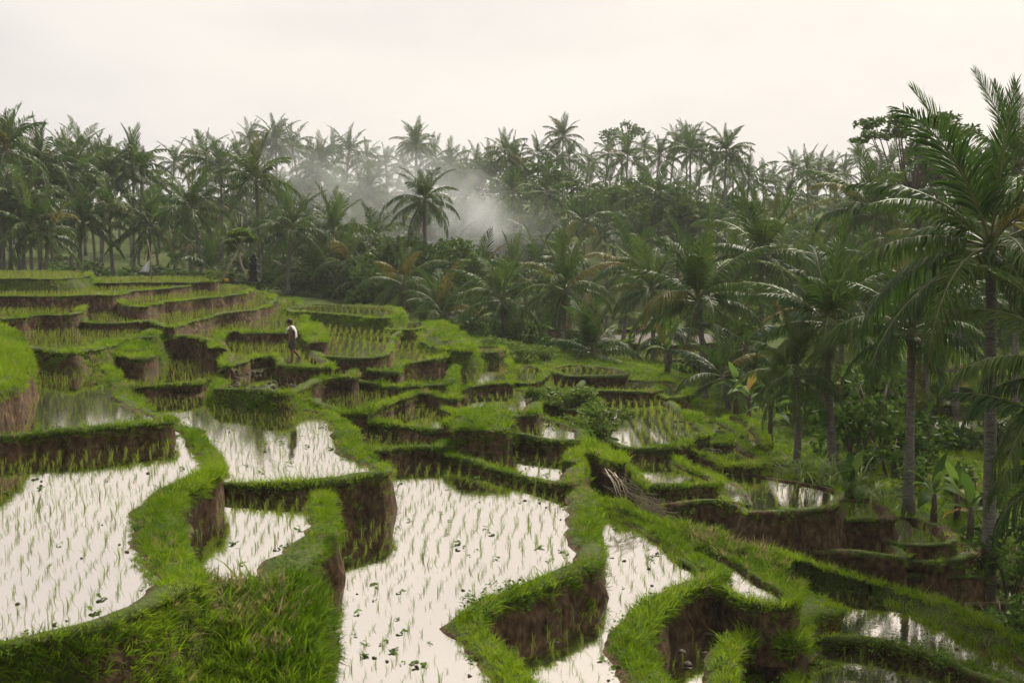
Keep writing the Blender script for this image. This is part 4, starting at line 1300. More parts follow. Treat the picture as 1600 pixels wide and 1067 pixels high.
for li, (lab, dy, stp, (d0, d1)) in enumerate(LAYERS):
    x = -30.0
    while x < 1630:
        leftish = max(0.0, min(1.0, (420 - x) / 300))
        d = fr.uniform(d0, d1) * (1 - 0.25 * leftish)
        d = max(d, 104)
        top = np.interp(x, sky_x, sky_y) + dy + fr.uniform(0, 26)
        if li == 0: top += fr.choice([0, 0, 3, 7, 12])
        py = top + 2.7 * F_PX / d * 0.9
        ok = True
        if 905 < x < 1120 and py > 400: ok = False             # the open fields show here
        if x > 1420 and py > 420: ok = False
        if li >= 2 and any(abs(q[0] - x) < 16 and abs(q[1] - py) < 24 for q in PALMS): ok = False
        if 330 < x < 420 and li == 3: ok = False
        if x < 300 and (li == 3 or (li == 2 and fr.random() < 0.5)): ok = False
        if ok:
            palm(x, py, d, place(lab, x), 'far forest palms', x + fr.uniform(-12, 12), fr.uniform(0.84, 1.08), 17 if li != 1 else 14, None, False, 0.18, -34, dead=1 if fr.random() < 0.4 else 0)
        x += stp * fr.uniform(0.7, 1.3)

# ------------------------------------------------------------------ broadleaf trees and bushes


def leaf_cloud(seed, clumps, per, leaf, mat, name='crown', flat=1.0):
    """clumps: list of (centre, radius); leaf-sized faces spread through each"""
    g = np.random.default_rng(seed)
    V, Fc = [], []
    for c, r in clumps:
        n = int(per * r * r)
        d = g.normal(size=(n, 3)); d /= np.linalg.norm(d, axis=1)[:, None]
        rad = r * g.random(n) ** 0.45
        P = np.array(c) + d * rad[:, None] * np.array([1, 1, 0.75 * flat])
        a = g.normal(size=(n, 3)); a[:, 2] *= 0.5; a /= np.linalg.norm(a, axis=1)[:, None]
        b = np.cross(a, g.normal(size=(n, 3))); b /= np.maximum(np.linalg.norm(b, axis=1), 1e-6)[:, None]
        s = leaf * g.uniform(0.6, 1.35, n)[:, None]
        n0 = len(V)
        q = np.stack([P - a * s, P + b * s * 0.42 - a * s * 0.1, P + a * s, P - b * s * 0.42 - a * s * 0.1], 1).reshape(-1, 3)
        V += q.tolist()
        Fc += [(n0 + 4 * i, n0 + 4 * i + 1, n0 + 4 * i + 2, n0 + 4 * i + 3) for i in range(n)]
    return mesh(name, V, Fc, False, mat)


def bush_clumps(g, w, h, n):
    C = []
    for i in range(n):
        a = g.uniform(0, 6.28); r = w * math.sqrt(g.random()) * 0.75
        z = h * g.uniform(0.2, 0.95) * (1 - 0.45 * (r / w) ** 2)
        C.append(((r * math.cos(a), r * math.sin(a), z), g.uniform(0.28, 0.5) * min(w, h) * 0.8))
    return C


BUSH = []
for k in range(5):
    g = random.Random(300 + k)
    BUSH.append(leaf_cloud(300 + k, bush_clumps(g, 1.0, 1.0, 9), 520, 0.10, M_TREELEAF))
CASS = []
for k in range(3):
    g = random.Random(330 + k)
    CASS.append(leaf_cloud(330 + k, bush_clumps(g, 1.0, 1.0, 12), 700, 0.085, M_LIGHTLEAF))
stem_b = MB()
for k in range(5):
    a = k * 1.3
    stem_b.tube([(0.08 * math.cos(a), 0.08 * math.sin(a), 0), (0.25 * math.cos(a), 0.25 * math.sin(a), 0.45), (0.5 * math.cos(a), 0.5 * math.sin(a), 0.8)], [0.03, 0.022, 0.012], 5)
STEM = mesh('stem', stem_b.V, stem_b.F, True, M_BARK)


def bush(px, py, d, w, h, label, name='leafy_bush', cat='bush', group=None, bright=False, seed=0, sink=0.0):
    p = at_d(px, py, d)
    z = stand(p[0], p[1]) - sink
    g = random.Random(int(px * 3 + py + d * 5 + seed))
    root = empty(name, (p[0], p[1], z), g.uniform(0, 6.28))
    me = (CASS if bright else BUSH)[g.randrange(3 if bright else 5)]
    c = obj('crown', me, None, root); c.scale = (w, w, h)
    s = obj('stem', STEM, None, root); s.scale = (w, w, h)
    tag(root, label, cat, group)
    return root


def tree(px, base_py_unused, d, H, cw, label, seed, crown_py, mat=None, flat=1.0, per=190, leaf=0.24, nc=16, sparse=False, name='broadleaf_tree', trunk_r=0.2, base_px=None):
    g = random.Random(seed)
    hub = at_d(px, crown_py, d)
    bx = at_d(base_px if base_px else px, crown_py, d)[0]
    zb = stand(bx, d) - 0.2
    root = empty(name, (bx, d, zb))
    ch = hub[2] - zb
    ox = hub[0] - bx
    b = MB()
    b.tube([(0, 0, 0), (ox * 0.25, 0.1, ch * 0.3), (ox * 0.7, 0, ch * 0.62), (ox, 0, ch * 0.85)], [trunk_r * 1.3, trunk_r, trunk_r * 0.75, trunk_r * 0.5], 8)
    clumps = []
    for i in range(nc):
        a = i * 2.39996 + g.uniform(-0.4, 0.4); r = cw * math.sqrt((i + 0.5) / nc) * 0.9
        z = ch + H * flat * g.uniform(-0.5, 0.5) * (1 - 0.5 * (r / cw) ** 2)
        c = (ox + r * math.cos(a), r * math.sin(a), z)
        clumps.append((c, g.uniform(0.24, 0.42) * cw * (0.62 if flat < 0.6 else 1)))
        b.tube([(ox * 0.8, 0, ch * g.uniform(0.55, 0.8)), ((ox + c[0]) / 2, c[1] / 2, ch * 0.8 + (z - ch) * 0.3), c], [trunk_r * 0.4, trunk_r * 0.25, trunk_r * 0.08], 5)
    obj('trunk', mesh('trunk', b.V, b.F, True, M_BARK), None, root)
    obj('crown', leaf_cloud(seed, clumps, per, leaf, mat or M_TREELEAF, flat=0.5 if flat < 0.6 else 1.0), None, root)
    tag(root, label, 'tree')
    return root


tree(1428, 0, 85, 6.5, 4.3, 'umbrella shaped tree with layered flat branches on the right skyline', 51, 212, flat=0.55, per=130, leaf=0.2, nc=22, trunk_r=0.28, base_px=1470)
tree(1500, 0, 90, 3.0, 3.6, 'dense tree behind the tallest palm', 52, 262, per=120, leaf=0.24, nc=14)
tree(972, 0, 230, 3.8, 4.0, 'thin leaved round tree on the skyline right of centre', 53, 208, per=34, leaf=0.34, nc=14)
tree(612, 0, 110, 4.0, 4.6, 'round leafy tree in front of the misty palms', 54, 420, per=70, leaf=0.28, nc=16)
tree(690, 0, 116, 3.2, 4.2, 'leafy tree below the lone palm', 55, 412, per=70, leaf=0.28, nc=16)
tree(735, 0, 108, 4.0, 4.2, 'leafy tree right of the lone palm', 56, 425, per=70, leaf=0.28, nc=16)
tree(560, 0, 122, 3.5, 4.0, 'leafy tree beside the narrow palm', 57, 400, per=70, leaf=0.28, nc=14)
tree(840, 0, 170, 5.0, 6.0, 'dark round tree half way up the far slope', 58, 290, per=50, leaf=0.34, nc=16)
tree(740, 0, 190, 5.0, 5.5, 'tree under the skyline palms above the smoke', 59, 285, per=50, leaf=0.36, nc=16)
tree(960, 0, 160, 5.0, 5.5, 'bushy tree on the far slope above the brown field', 60, 310, per=50, leaf=0.34, nc=16)
tree(470, 0, 180, 5.0, 5.5, 'tree in the mist above the shrine', 61, 300, per=45, leaf=0.36, nc=14)
tree(1060, 0, 140, 4.5, 5.0, 'leafy tree behind the slim palm', 62, 330, per=55, leaf=0.32, nc=14)
tree(1140, 0, 72, 3.0, 2.6, 'bright leafy tree behind the slim ringed trunk', 63, 505, mat=M_LIGHTLEAF, per=150, leaf=0.16, nc=12)

# undergrowth closing the foot of the forest
fb = random.Random(88)
for i, (px, d) in enumerate([(x + fb.uniform(-15, 15), fb.uniform(100, 135)) for x in range(-10, 900, 34)]):
    bush(px, 400, d + (14 if px < 330 else 0), fb.uniform(2.2, 3.6), fb.uniform(2.0, 4.2) * (0.55 if px < 330 else 1), place('dark bush at the forest foot', px), group='undergrowth at the foot of the far palms', seed=i, sink=0.3)
for i, (px, d) in enumerate([(x + fb.uniform(-20, 20), fb.uniform(135, 230)) for x in range(380, 1640, 46)]):
    bush(px, 330, d, fb.uniform(3.5, 5.5), fb.uniform(4, 7), place('dark bush up the far slope', px), group='undergrowth on the far slope', seed=i, sink=0.3)
for i, (px, d) in enumerate([(x + fb.uniform(-20, 20), fb.uniform(88, 120)) for x in range(1120, 1640, 42)]):
    bush(px, 330, d, fb.uniform(2.5, 4.0), fb.uniform(3, 5), place('dark bush beyond the near palms', px), group='undergrowth behind the right hand palms', seed=i, sink=0.3)
for i, (px, d, w, h) in enumerate(sorted([(1340, 44, 1.8, 2.4), (1375, 47, 2.0, 2.8), (1395, 42, 1.5, 1.6), (1350, 52, 2.2, 3.2), (1310, 50, 2.0, 2.6), (1270, 52, 1.8, 2.4), (1230, 56, 1.8, 2.2), (1400, 52, 2.0, 2.2), (1190, 60, 1.8, 2.2), (1150, 66, 1.8, 2.0), (1090, 68, 1.6, 1.6), (1565, 36, 1.2, 1.4), (1590, 33, 1.2, 1.6), (1580, 30, 1.2, 1.2), (1530, 40, 1.3, 1.3), (1330, 56, 2.4, 3.4), (1368, 58, 2.2, 3.0), (1408, 60, 2.0, 2.2), (1436, 44, 1.4, 1.7), (1495, 47, 1.3, 1.5), (1540, 50, 1.5, 1.5), (1580, 46, 1.5, 2.0), (1610, 42, 1.5, 2.4)])):
    bush(px, 600, d, w, h, place('shaded bush low between trunks', px), group='shaded undergrowth between the right hand trunks', seed=i, sink=0.1)
for i, (px, d, w, h) in enumerate(sorted([(800, 66, 1.1, 0.9), (825, 64, 1.2, 1.0), (850, 66, 1.0, 0.9), (770, 68, 1.0, 0.8), (880, 72, 1.4, 1.5), (850, 78, 1.6, 1.8), (815, 80, 1.8, 2.0), (720, 80, 1.4, 1.4), (660, 84, 1.3, 1.3), (900, 82, 1.8, 2.0), (760, 84, 1.6, 1.9)])):
    bush(px, 540, d, w, h, place('round bush on the hill shoulder', px), group='bushes along the shoulder of the hill', bright=d < 69, seed=i, sink=0.1)
cass = [(868, 48, 0.9, 0.7, 'lowest clump at the upper end of the cassava bushes'), (892, 46, 1.15, 0.95, 'left clump of the leafy cassava bushes in the middle of the terraces'), (920, 44, 1.35, 1.2, 'largest clump of the leafy cassava bushes in the middle of the terraces'), (948, 42, 1.15, 1.2, 'right clump of the leafy cassava bushes beside the wide green paddy'), (835, 46, 0.55, 0.7, 'small round cassava bush on a grassy plot')]
for px, d, w, h, lab in cass:
    bush(px, 640, d, w, h, lab, 'cassava_bush', 'bush', None, True)

# ------------------------------------------------------------------ bananas, reeds


def banana_leaf(seed, L, W, e0, curl):
    g = random.Random(seed)
    V, Fc = [], []
    n = 12
    x, z = 0.0, 0.0
    for i in range(n + 1):
        t = i / n
        e = e0 - curl * t ** 1.2
        w = W * math.sin(min(1, 0.08 + t * 1.02) * math.pi) ** 0.6 if t > 0.1 else 0.03
        for s in (-1, 0, 1):
            V.append((x, s * w / 2 * g.uniform(0.88, 1.05), z + (abs(s) * w * 0.16 if t > 0.1 else 0)))
        x += math.cos(e) * L / n; z += math.sin(e) * L / n
    for i in range(n):
        for s in range(2):
            a = i * 3 + s
            if g.random() < 0.06 and i > 3: continue
            Fc.append((a, a + 1, a + 4, a + 3))
    return mesh('leaf', V, Fc, True, M_BANANA)


BL = [banana_leaf(i, 1.5, 0.42, R(e), R(c)) for i, (e, c) in enumerate(((78, 35), (62, 70), (45, 95), (28, 100), (5, 70)))]


def banana(px, d, H, label, n=8, seed=0, s=1.0):
    p = at_d(px, 650, d)
    g = random.Random(seed + int(px))
    root = empty('banana_plant', (p[0], p[1], stand(p[0], p[1]) - 0.05), g.uniform(0, 6.28))
    b = MB(); b.tube([(0, 0, 0), (0.03, 0, H * 0.5), (0.0, 0.02, H)], [0.13 * s, 0.1 * s, 0.06 * s], 8)
    b.build('stem', M_BARK, root)
    for k in range(n):
        o = obj('leaf', BL[min(4, int(k * 5 / n))], None, root)
        o.location = (0, 0, H * (1.0 - 0.02 * k)); o.rotation_euler = (g.uniform(-.3, .3), 0, k * 2.4 + g.uniform(-.4, .4)); sc = s * g.uniform(0.6, 1.0); o.scale = (sc, sc, sc)
    return tag(root, label, 'banana plant')


banana(1170, 49, 1.7, 'banana plant with yellowed leaves beside the slim trunk', 9, 1)
banana(1150, 52, 1.4, 'small banana plant left of the yellowed one', 7, 2)
banana(1335, 37.2, 1.1, 'broad bright banana leaf plant among the tall reeds', 7, 3, 1.1)
banana(1463, 37.5, 1.1, 'banana plant with one lit upright leaf beside the mottled trunk', 7, 4)
banana(1522, 36, 1.3, 'banana plant with drooping orange edged leaf at right', 8, 5)
banana(1500, 38.5, 1.0, 'small banana plant in shade at right', 6, 6, 0.9)
banana(1042, 67, 1.3, 'banana plant with two upright leaves below the brown field', 6, 7, 1.3)
banana(1205, 46, 1.6, 'banana plant with a thick brown stem right of the yellowed one', 7, 8)


def reeds(px, d, n, H, label, seed):
    p = at_d(px, 700, d)
    root = empty('tall_reeds', (p[0], p[1], stand(p[0], p[1]) - 0.05))
    g = random.Random(seed)
    b = MB(); V, Fc = [], []
    for i in range(n):
        a = g.uniform(0, 6.28); r = (0.5 + 0.28 * H) * math.sqrt(g.random()); x0, y0 = r * math.cos(a), r * math.sin(a)
        h = H * g.uniform(0.5, 1.1); da = g.uniform(0, 6.28); cv = h * g.uniform(0.2, 0.75); w = g.uniform(0.03, 0.065)
        wa = da + math.pi / 2
        b0 = len(V); sg = 6
        for s in range(sg + 1):
            f = s / sg; k = (1 - f * 0.9) * w
            V += [(x0 + cv * f ** 2 * math.cos(da) + k * math.cos(wa) * q, y0 + cv * f ** 2 * math.sin(da) + k * math.sin(wa) * q, h * (f - 0.38 * f ** 3)) for q in (-1, 1)]
        for s in range(sg):
            i0 = b0 + 2 * s
            Fc.append((i0, i0 + 1, i0 + 3, i0 + 2))
    obj('blades', mesh('blades', V, Fc, True, M_REED), None, root)
    return tag(root, label, 'reeds')


reeds(1288, 37.4, 240, 2.6, 'tall reed clump with arching blades at the foot of the orange palm', 5)
reeds(1338, 37.0, 150, 1.8, 'lower reed clump right of the tall one', 6)
reeds(1385, 37.0, 60, 1.0, 'small reed tuft left of the mottled trunk', 7)

# ------------------------------------------------------------------ shrine, propped tree, flag
d_s = 86.0
ps = at_d(397, 438, d_s)
zs = -2.95
shr = empty('stone_shrine', (ps[0], d_s, zs - 0.05))
b = MB(); b.frustum((0, 0), 0, 0.18, 0.52, 0.50); b.frustum((0, 0), 0.18, 0.62, 0.36, 0.38); b.frustum((0, 0), 0.62, 0.72, 0.50, 0.46); b.build('base', M_STONE, shr, False)
b = MB(); b.frustum((0, 0), 0.72, 1.12, 0.30, 0.32); b.frustum((0, 0), 1.12, 1.2, 0.46, 0.42); b.build('body', M_STONE, shr, False)
b = MB(); b.frustum((0, 0), 1.2, 1.5, 0.25, 0.28); b.frustum((0, 0), 1.5, 1.62, 0.38, 0.30); b.sphere((0.0, 0, 1.72), (0.15, 0.13, 0.17), 8, 6); b.build('seat', M_STONE, shr, False)
tag(shr, 'dark carved stone shrine pillar on the grassy mound', 'shrine')

tr = empty('small_tree', (at_d(388, 437, d_s)[0], d_s, zs))
b = MB()
b.tube([(0, 0, -0.1), (-0.18, 0, 0.5), (-0.42, 0.02, 1.0), (-0.55, 0, 1.5), (-0.5, 0, 1.95)], [0.075, 0.07, 0.062, 0.056, 0.05], 7)
tips = [(-1.25, 0.1, 2.6), (-0.95, -0.3, 3.1), (-0.5, 0.25, 3.35), (-0.1, -0.2, 3.2), (0.3, 0.1, 2.85), (-0.7, 0.3, 2.7), (-1.1, 0.3, 2.2), (0.0, 0.4, 2.7)]
for q in tips:
    b.tube([(-0.52, 0, 1.85), ((q[0] - 0.5) / 2, q[1] / 2, (q[2] + 1.9) / 2 + 0.1), q], [0.035, 0.025, 0.015], 5)
b.build('trunk', M_STICK, tr)
obj('crown', leaf_cloud(71, [(q, 0.38) for q in tips] + [((-0.3, 0, 3.2), 0.4)], 1700, 0.12, M_LIGHTLEAF, flat=0.7), None, tr)
tag(tr, 'small bright leaved tree with a crooked trunk beside the shrine', 'tree')
b = MB(); b.tube([(0, 0, 0), (0.58, 0, 1.05), (1.20, 0, 2.1)], [0.058, 0.052, 0.045], 7)
pole = b.build('bamboo_prop', M_BAMBOO); pole.location = (at_d(346, 438, d_s)[0], d_s - 0.15, zs - 0.05)
tag(pole, 'leaning bamboo prop holding up the small tree', 'pole')
b = MB(); V = []
yc = empty('offering_cloth', (at_d(352, 432, d_s)[0], d_s - 0.3, zs - 0.05))
b.tube([(0, 0, 0), (0.01, 0, 0.26)], 0.015, 6); b.build('stake', M_BAMBOO, yc)
n0 = 6
b = MB()
gridV = [(0.30 * i / n0, 0.05 * math.sin(i * 1.6), 0.25 - 0.2 * j / 3 - 0.05 * i / n0) for j in range(4) for i in range(n0 + 1)]
b.add(gridV, [(j * (n0 + 1) + i, j * (n0 + 1) + i + 1, (j + 1) * (n0 + 1) + i + 1, (j + 1) * (n0 + 1) + i) for j in range(3) for i in range(n0)])
o = b.build('cloth', M_YELLOW, yc); o.modifiers.new('thick', 'SOLIDIFY').thickness = 0.015
tag(yc, 'scrap of yellow cloth at the foot of the bamboo prop', 'cloth')
bush(338, 432, 90, 0.9, 0.8, 'small bright bush left of the bamboo prop', bright=True)

d_f = 90.0
pf = at_d(234, 427, d_f)
fl = empty('white_flag', (pf[0], d_f, stand(pf[0], d_f)))
hf = pf[2] - fl.location.z
b = MB(); b.tube([(0.1, 0, -0.2), (0.06, 0, hf + 1.0), (-0.08, 0, hf + 2.05)], [0.03, 0.025, 0.015], 6); b.build('pole', M_BAMBOO, fl)
V, Fc = [], []
nu, nv = 7, 9
for j in range(nv + 1):
    for i in range(nu + 1):
        u, v = i / nu, j / nv
        w = 0.16 + 0.55 * v
        V.append((0.05 - w * u * (1 - 0.3 * v) - 0.18 * v * 0.6 + (0.35 * (1 - v) * u), 0.06 * math.sin(u * 7 + v * 3), hf + 1.0 - 1.0 * v + 0.12 * u * (1 - v)))
for j in range(nv):
    for i in range(nu):
        a = j * (nu + 1) + i
        Fc.append((a, a + 1, a + nu + 2, a + nu + 1))
o = obj('cloth', mesh('cloth', V, Fc, True, M_CLOTH), None, fl); o.modifiers.new('thick', 'SOLIDIFY').thickness = 0.01
fl.scale = (1.3, 1.3, 1.12)
tag(fl, 'white cloth flag hanging from a leaning pole on the upper terrace', 'flag')

# ------------------------------------------------------------------ sticks, hut
sg_ = random.Random(5)
for i, (x0, y0, x1, y1) in enumerate([(945, 732, 972, 780), (950, 733, 985, 772), (960, 738, 978, 775), (958, 742, 970, 768), (948, 738, 965, 776)]):
    a = at_d(x0, y0, 33.6 + 0.1 * i); c = at_d(x1, y1, 32.2 + 0.1 * i)
    b = MB(); mid = (a + c) / 2 + np.array([0.03, 0, 0.05])
    b.tube([a - a, mid - a, c - a], [0.011, 0.013, 0.009], 6)
    o = b.build('bamboo_stick', M_STICK); o.location = a
    tag(o, ['longest pale bamboo stick along the front of the pile', 'pale bamboo stick reaching farthest right in the pile', 'pale bamboo stick second from the right in the pile', 'shortest pale bamboo stick at the heart of the pile', 'leftmost pale bamboo stick of the pile on the bank'][i], 'stick', 'bamboo sticks piled on the bank below the grass knob')
V, Fc = [], []
for i in range(150):
    px, py = sg_.gauss(1015, 24), 0
    py = 790 + (px - 1015) * 0.62 + sg_.gauss(0, 10)
    p = at_d(px, py, 32.6 - (px - 1000) * 0.006)
    p[2] = max(p[2], stand(p[0], p[1]) + 0.03)
    an = sg_.gauss(-0.75, 0.35); l = sg_.uniform(0.15, 0.4); w = 0.007
    dx, dz = l * math.cos(an), l * math.sin(an)
    dy = sg_.uniform(-0.2, 0.1)
    b0 = len(V)
    V += [(p[0] - dx, p[1] - dy, p[2] - dz * 0.6 - w), (p[0] - dx, p[1] - dy, p[2] - dz * 0.6 + w), (p[0] + dx, p[1] + dy, p[2] + dz * 0.6 + w), (p[0] + dx, p[1] + dy, p[2] + dz * 0.6 - w)]
    Fc.append((b0, b0 + 1, b0 + 2, b0 + 3))
o = obj('dry_stalks', mesh('dry_stalks', V, Fc, False, M_STICK)); tag(o, 'dead grey stalks spilled down the eroded bank', 'stalks', kind='stuff')

dh = 76.0
ph = at_d(1501, 575, dh)
zh = stand(ph[0], dh)
hut = empty('field_hut', (ph[0], dh, zh))
hh = at_d(1501, 578, dh)[2] - zh
b = MB(); b.frustum((0, 0), hh - 0.1, hh + 0.42, 0.85, 0.05, 10); b.build('thatch_roof', M_THATCH, hut)
for sx in (-1, 1):
    for sy in (-1, 1):
        b = MB(); b.tube([(0.45 * sx, 0.45 * sy, 0), (0.45 * sx, 0.45 * sy, hh)], 0.05, 6); b.build('post', M_BARK, hut)
tag(hut, 'little field hut with a pointed thatch roof behind the right hand trunks', 'hut')

# ------------------------------------------------------------------ the walking man


def skin_mesh(name, joints, edges, mat, parent, sub=2, root=0):
    me = bpy.data.meshes.new(name)
    names = list(joints)
    me.from_pydata([joints[k][0] for k in names], [(names.index(a), names.index(b)) for a, b in edges], [])
    o = obj(name, me, mat, parent)
    md = o.modifiers.new('skin', 'SKIN')
    sv = me.skin_vertices[0].data if me.skin_vertices else None
    if sv is None:
        import bmesh
        bm = bmesh.new(); bm.from_mesh(me); bm.verts.layers.skin.verify(); bm.to_mesh(me); bm.free()
        sv = me.skin_vertices[0].data
    for i, k in enumerate(names):
        r = joints[k][1]
        sv[i].radius = (r, r) if not hasattr(r, '__len__') else r
        sv[i].use_root = (i == root)
    md.use_smooth_shade = True
    ss = o.modifiers.new('sub', 'SUBSURF'); ss.levels = sub; ss.render_levels = sub
    return o


d_p = 47.8
pp = at_d(456, 567, d_p)
man = empty('person', (pp[0], d_p, pp[2]))
# facing -x, mid stride; x forward is negative, y is depth (near side negative)
J = {
    'pelvis': ((0.03, 0, 0.86), (0.13, 0.115)), 'waist': ((0.02, 0, 1.0), (0.135, 0.115)), 'chest': ((0.0, 0, 1.22), (0.155, 0.13)), 'neckb': ((-0.03, 0, 1.37), (0.085, 0.075)), 'neck': ((-0.055, 0, 1.42), 0.055), 'head': ((-0.085, 0, 1.50), (0.075, 0.085)), 'crown': ((-0.075, 0, 1.60), (0.07, 0.075)),
    'shn': ((0.0, -0.17, 1.32), 0.065), 'eln': ((0.02, -0.22, 1.06), 0.048), 'wrn': ((-0.06, -0.20, 0.84), 0.034), 'hn': ((-0.085, -0.19, 0.76), (0.03, 0.036)), 'fn1': ((-0.11, -0.205, 0.69), 0.011), 'fn2': ((-0.095, -0.215, 0.675), 0.011), 'fn3': ((-0.08, -0.21, 0.68), 0.010), 'fn4': ((-0.065, -0.20, 0.695), 0.009), 'tn': ((-0.125, -0.175, 0.735), 0.011),
    'shf': ((0.0, 0.17, 1.32), 0.065), 'elf': ((0.06, 0.22, 1.07), 0.048), 'wrf': ((-0.01, 0.22, 0.85), 0.034), 'hf': ((-0.035, 0.21, 0.77), (0.03, 0.036)), 'ff1': ((-0.06, 0.225, 0.70), 0.011), 'ff2': ((-0.045, 0.235, 0.685), 0.011), 'ff3': ((-0.03, 0.23, 0.69), 0.010), 'ff4': ((-0.015, 0.22, 0.705), 0.009), 'tf': ((-0.075, 0.195, 0.745), 0.011),
    'hipn': ((0.03, -0.095, 0.82), 0.10), 'knn': ((0.02, -0.10, 0.47), 0.064), 'cfn': ((0.05, -0.10, 0.33), 0.055), 'ann': ((0.015, -0.10, 0.09), 0.038), 'bln': ((-0.07, -0.10, 0.03), 0.034), 'ton': ((-0.16, -0.10, 0.022), 0.025), 'hen': ((0.05, -0.10, 0.035), 0.034),
    'hipf': ((0.03, 0.095, 0.82), 0.10), 'knf': ((0.05, 0.10, 0.47), 0.062), 'cff': ((0.16, 0.10, 0.36), 0.054), 'anf': ((0.28, 0.10, 0.21), 0.037), 'blf': ((0.25, 0.10, 0.10), 0.032), 'tof': ((0.21, 0.10, 0.05), 0.024), 'hef': ((0.315, 0.10, 0.19), 0.03),
    'nose': ((-0.175, 0, 1.515), 0.014), 'chin': ((-0.145, 0, 1.445), 0.03),
}
E = [('pelvis', 'waist'), ('waist', 'chest'), ('chest', 'neckb'), ('neckb', 'neck'), ('neck', 'head'), ('head', 'crown'), ('head', 'nose'), ('head', 'chin')]
for s in 'nf':
    E += [('chest', 'sh' + s), ('sh' + s, 'el' + s), ('el' + s, 'wr' + s), ('wr' + s, 'h' + s), ('h' + s, 't' + s)] + [('h' + s, 'f%s%d' % (s, i)) for i in (1, 2, 3, 4)]
    E += [('pelvis', 'hip' + s), ('hip' + s, 'kn' + s), ('kn' + s, 'cf' + s), ('cf' + s, 'an' + s), ('an' + s, 'bl' + s), ('bl' + s, 'to' + s), ('an' + s, 'he' + s)]
skin_mesh('body', J, E, M_SKIN, man)
b = MB(); b.sphere((-0.055, 0, 1.575), (0.105, 0.092, 0.088), 14, 9)
b.sphere((-0.01, 0, 1.51), (0.065, 0.082, 0.075), 12, 8)
b.build('hair', M_HAIR, man)
SJ = {'w': ((0.025, 0, 0.97), (0.15, 0.135)), 'p': ((0.035, 0, 0.86), (0.155, 0.14)), 'a': ((0.03, -0.095, 0.78), 0.125), 'b': ((0.0, -0.105, 0.58), 0.11), 'b2': ((-0.005, -0.105, 0.52), 0.108), 'c': ((0.03, 0.095, 0.78), 0.125), 'd': ((0.035, 0.105, 0.58), 0.11), 'd2': ((0.04, 0.105, 0.52), 0.108)}
skin_mesh('shorts', SJ, [('w', 'p'), ('p', 'a'), ('a', 'b'), ('b', 'b2'), ('p', 'c'), ('c', 'd'), ('d', 'd2')], M_SHORTS, man, 2, 1)
# cloth draped over both shoulders and down the back
V, Fc = [], []
prof = [(-0.19, 1.12), (-0.185, 1.2), (-0.16, 1.29), (-0.10, 1.375), (-0.02, 1.41), (0.07, 1.395), (0.14, 1.33), (0.175, 1.22), (0.185, 1.1), (0.18, 1.0), (0.175, 0.95)]
nw = 8
for i, (x, z) in enumerate(prof):
    for j in range(nw + 1):
        y = -0.19 + 0.38 * j / nw
        drop_ = 0.10 * (abs(y) / 0.19) ** 2
        V.append((x * (1 + 0.06 * math.sin(j * 2.1 + i)), y, z - drop_ * (0.3 if i > 6 or i < 2 else 1) + 0.012 * math.sin(j * 1.7 + i * 0.9)))
for i in range(len(prof) - 1):
    for j in range(nw):
        a = i * (nw + 1) + j
        if i < 2 and 2 <= j < 6: continue
        Fc.append((a, a + 1, a + nw + 2, a + nw + 1))
o = obj('shoulder_cloth', mesh('shoulder_cloth', V, Fc, True, M_CLOTH), None, man)
sm_ = o.modifiers.new('thick', 'SOLIDIFY'); sm_.thickness = 0.025; sm_.offset = 1
tag(man, 'barefoot shirtless man in dark shorts, white cloth on his shoulders, walking left', 'person')

# ------------------------------------------------------------------ smoke and haze


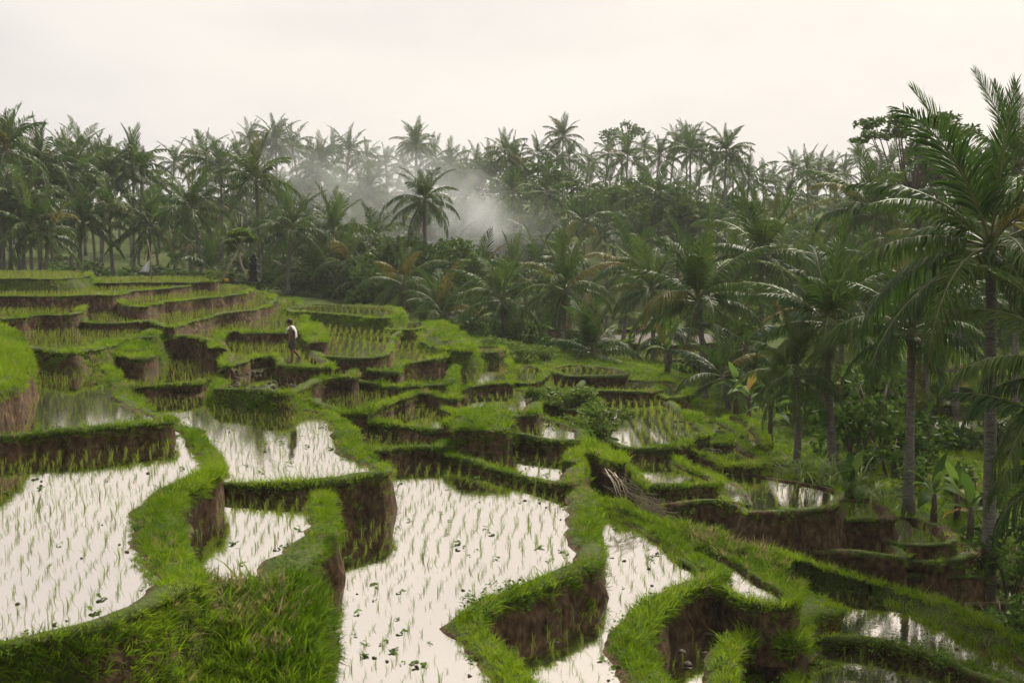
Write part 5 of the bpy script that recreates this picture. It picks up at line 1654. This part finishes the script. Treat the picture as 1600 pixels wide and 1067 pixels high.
def volume_mat(name, colr, dens, noise_scale=None):
    m, N, L, out = new_mat(name)
    v = N.new('ShaderNodeVolumePrincipled')
    v.inputs['Color'].default_value = (*colr, 1)
    v.inputs['Density'].default_value = dens
    v.inputs['Anisotropy'].default_value = 0.2
    if noise_scale:
        tc = N.new('ShaderNodeTexCoord')
        n = noise_node(N, L, noise_scale, 4, tc.outputs['Object'])
        r = ramp(N, [(0.42, (0, 0, 0)), (0.68, (1, 1, 1))])
        L.new(n.outputs['Fac'], r.inputs['Fac'])
        ln = N.new('ShaderNodeVectorMath'); ln.operation = 'LENGTH'
        L.new(tc.outputs['Object'], ln.inputs[0])
        fo = N.new('ShaderNodeMapRange'); fo.inputs['From Min'].default_value = 1.0; fo.inputs['From Max'].default_value = 0.15
        L.new(ln.outputs['Value'], fo.inputs['Value'])
        m1 = N.new('ShaderNodeMath'); m1.operation = 'MULTIPLY'
        L.new(r.outputs[0], m1.inputs[0]); L.new(fo.outputs[0], m1.inputs[1])
        m2 = N.new('ShaderNodeMath'); m2.operation = 'MULTIPLY'; m2.inputs[1].default_value = dens
        L.new(m1.outputs[0], m2.inputs[0]); L.new(m2.outputs[0], v.inputs['Density'])
    L.new(v.outputs[0], out.inputs['Volume'])
    return m


top_z = max([o.location.z + 1.3 * max(c.location.z + 4.6 for c in o.children) if o.name.startswith('coconut') else o.location.z for o in col.objects if o.parent is None and o.children] + [20.0])
low_z = float(GZ.min()) - 1.0
print('haze', low_z, top_z)
top_z = min(top_z, 34.0)
b = MB(); b.box((0, 0, (top_z + low_z) / 2), (2700, 2700, (top_z - low_z) / 2))
hz = b.build('haze', volume_mat('haze_air', (0.97, 0.985, 0.98), 0.0003), None, False)
tag(hz, 'thin pale haze in the air of the valley', 'haze', kind='stuff')


def smoke(px, py, d, rx, ry, rz_, dens, label, tilt=0.0):
    p = at_d(px, py, d)
    b = MB(); b.sphere((0, 0, 0), 1.0, 20, 14)
    o = b.build('smoke', volume_mat('smoke_air', (0.90, 0.93, 0.95), dens, 2.2))
    o.location = p; o.scale = (rx, ry, rz_); o.rotation_euler = (0, tilt, 0)
    tag(o, label, 'smoke', kind='stuff')


smoke(728, 350, 122, 4.6, 5, 5.6, 0.42, 'white smoke rising from a fire below the lone palm', 0.5)
smoke(610, 300, 130, 20, 10, 9.5, 0.10, 'thin smoke drifting left through the palms', 0.35)
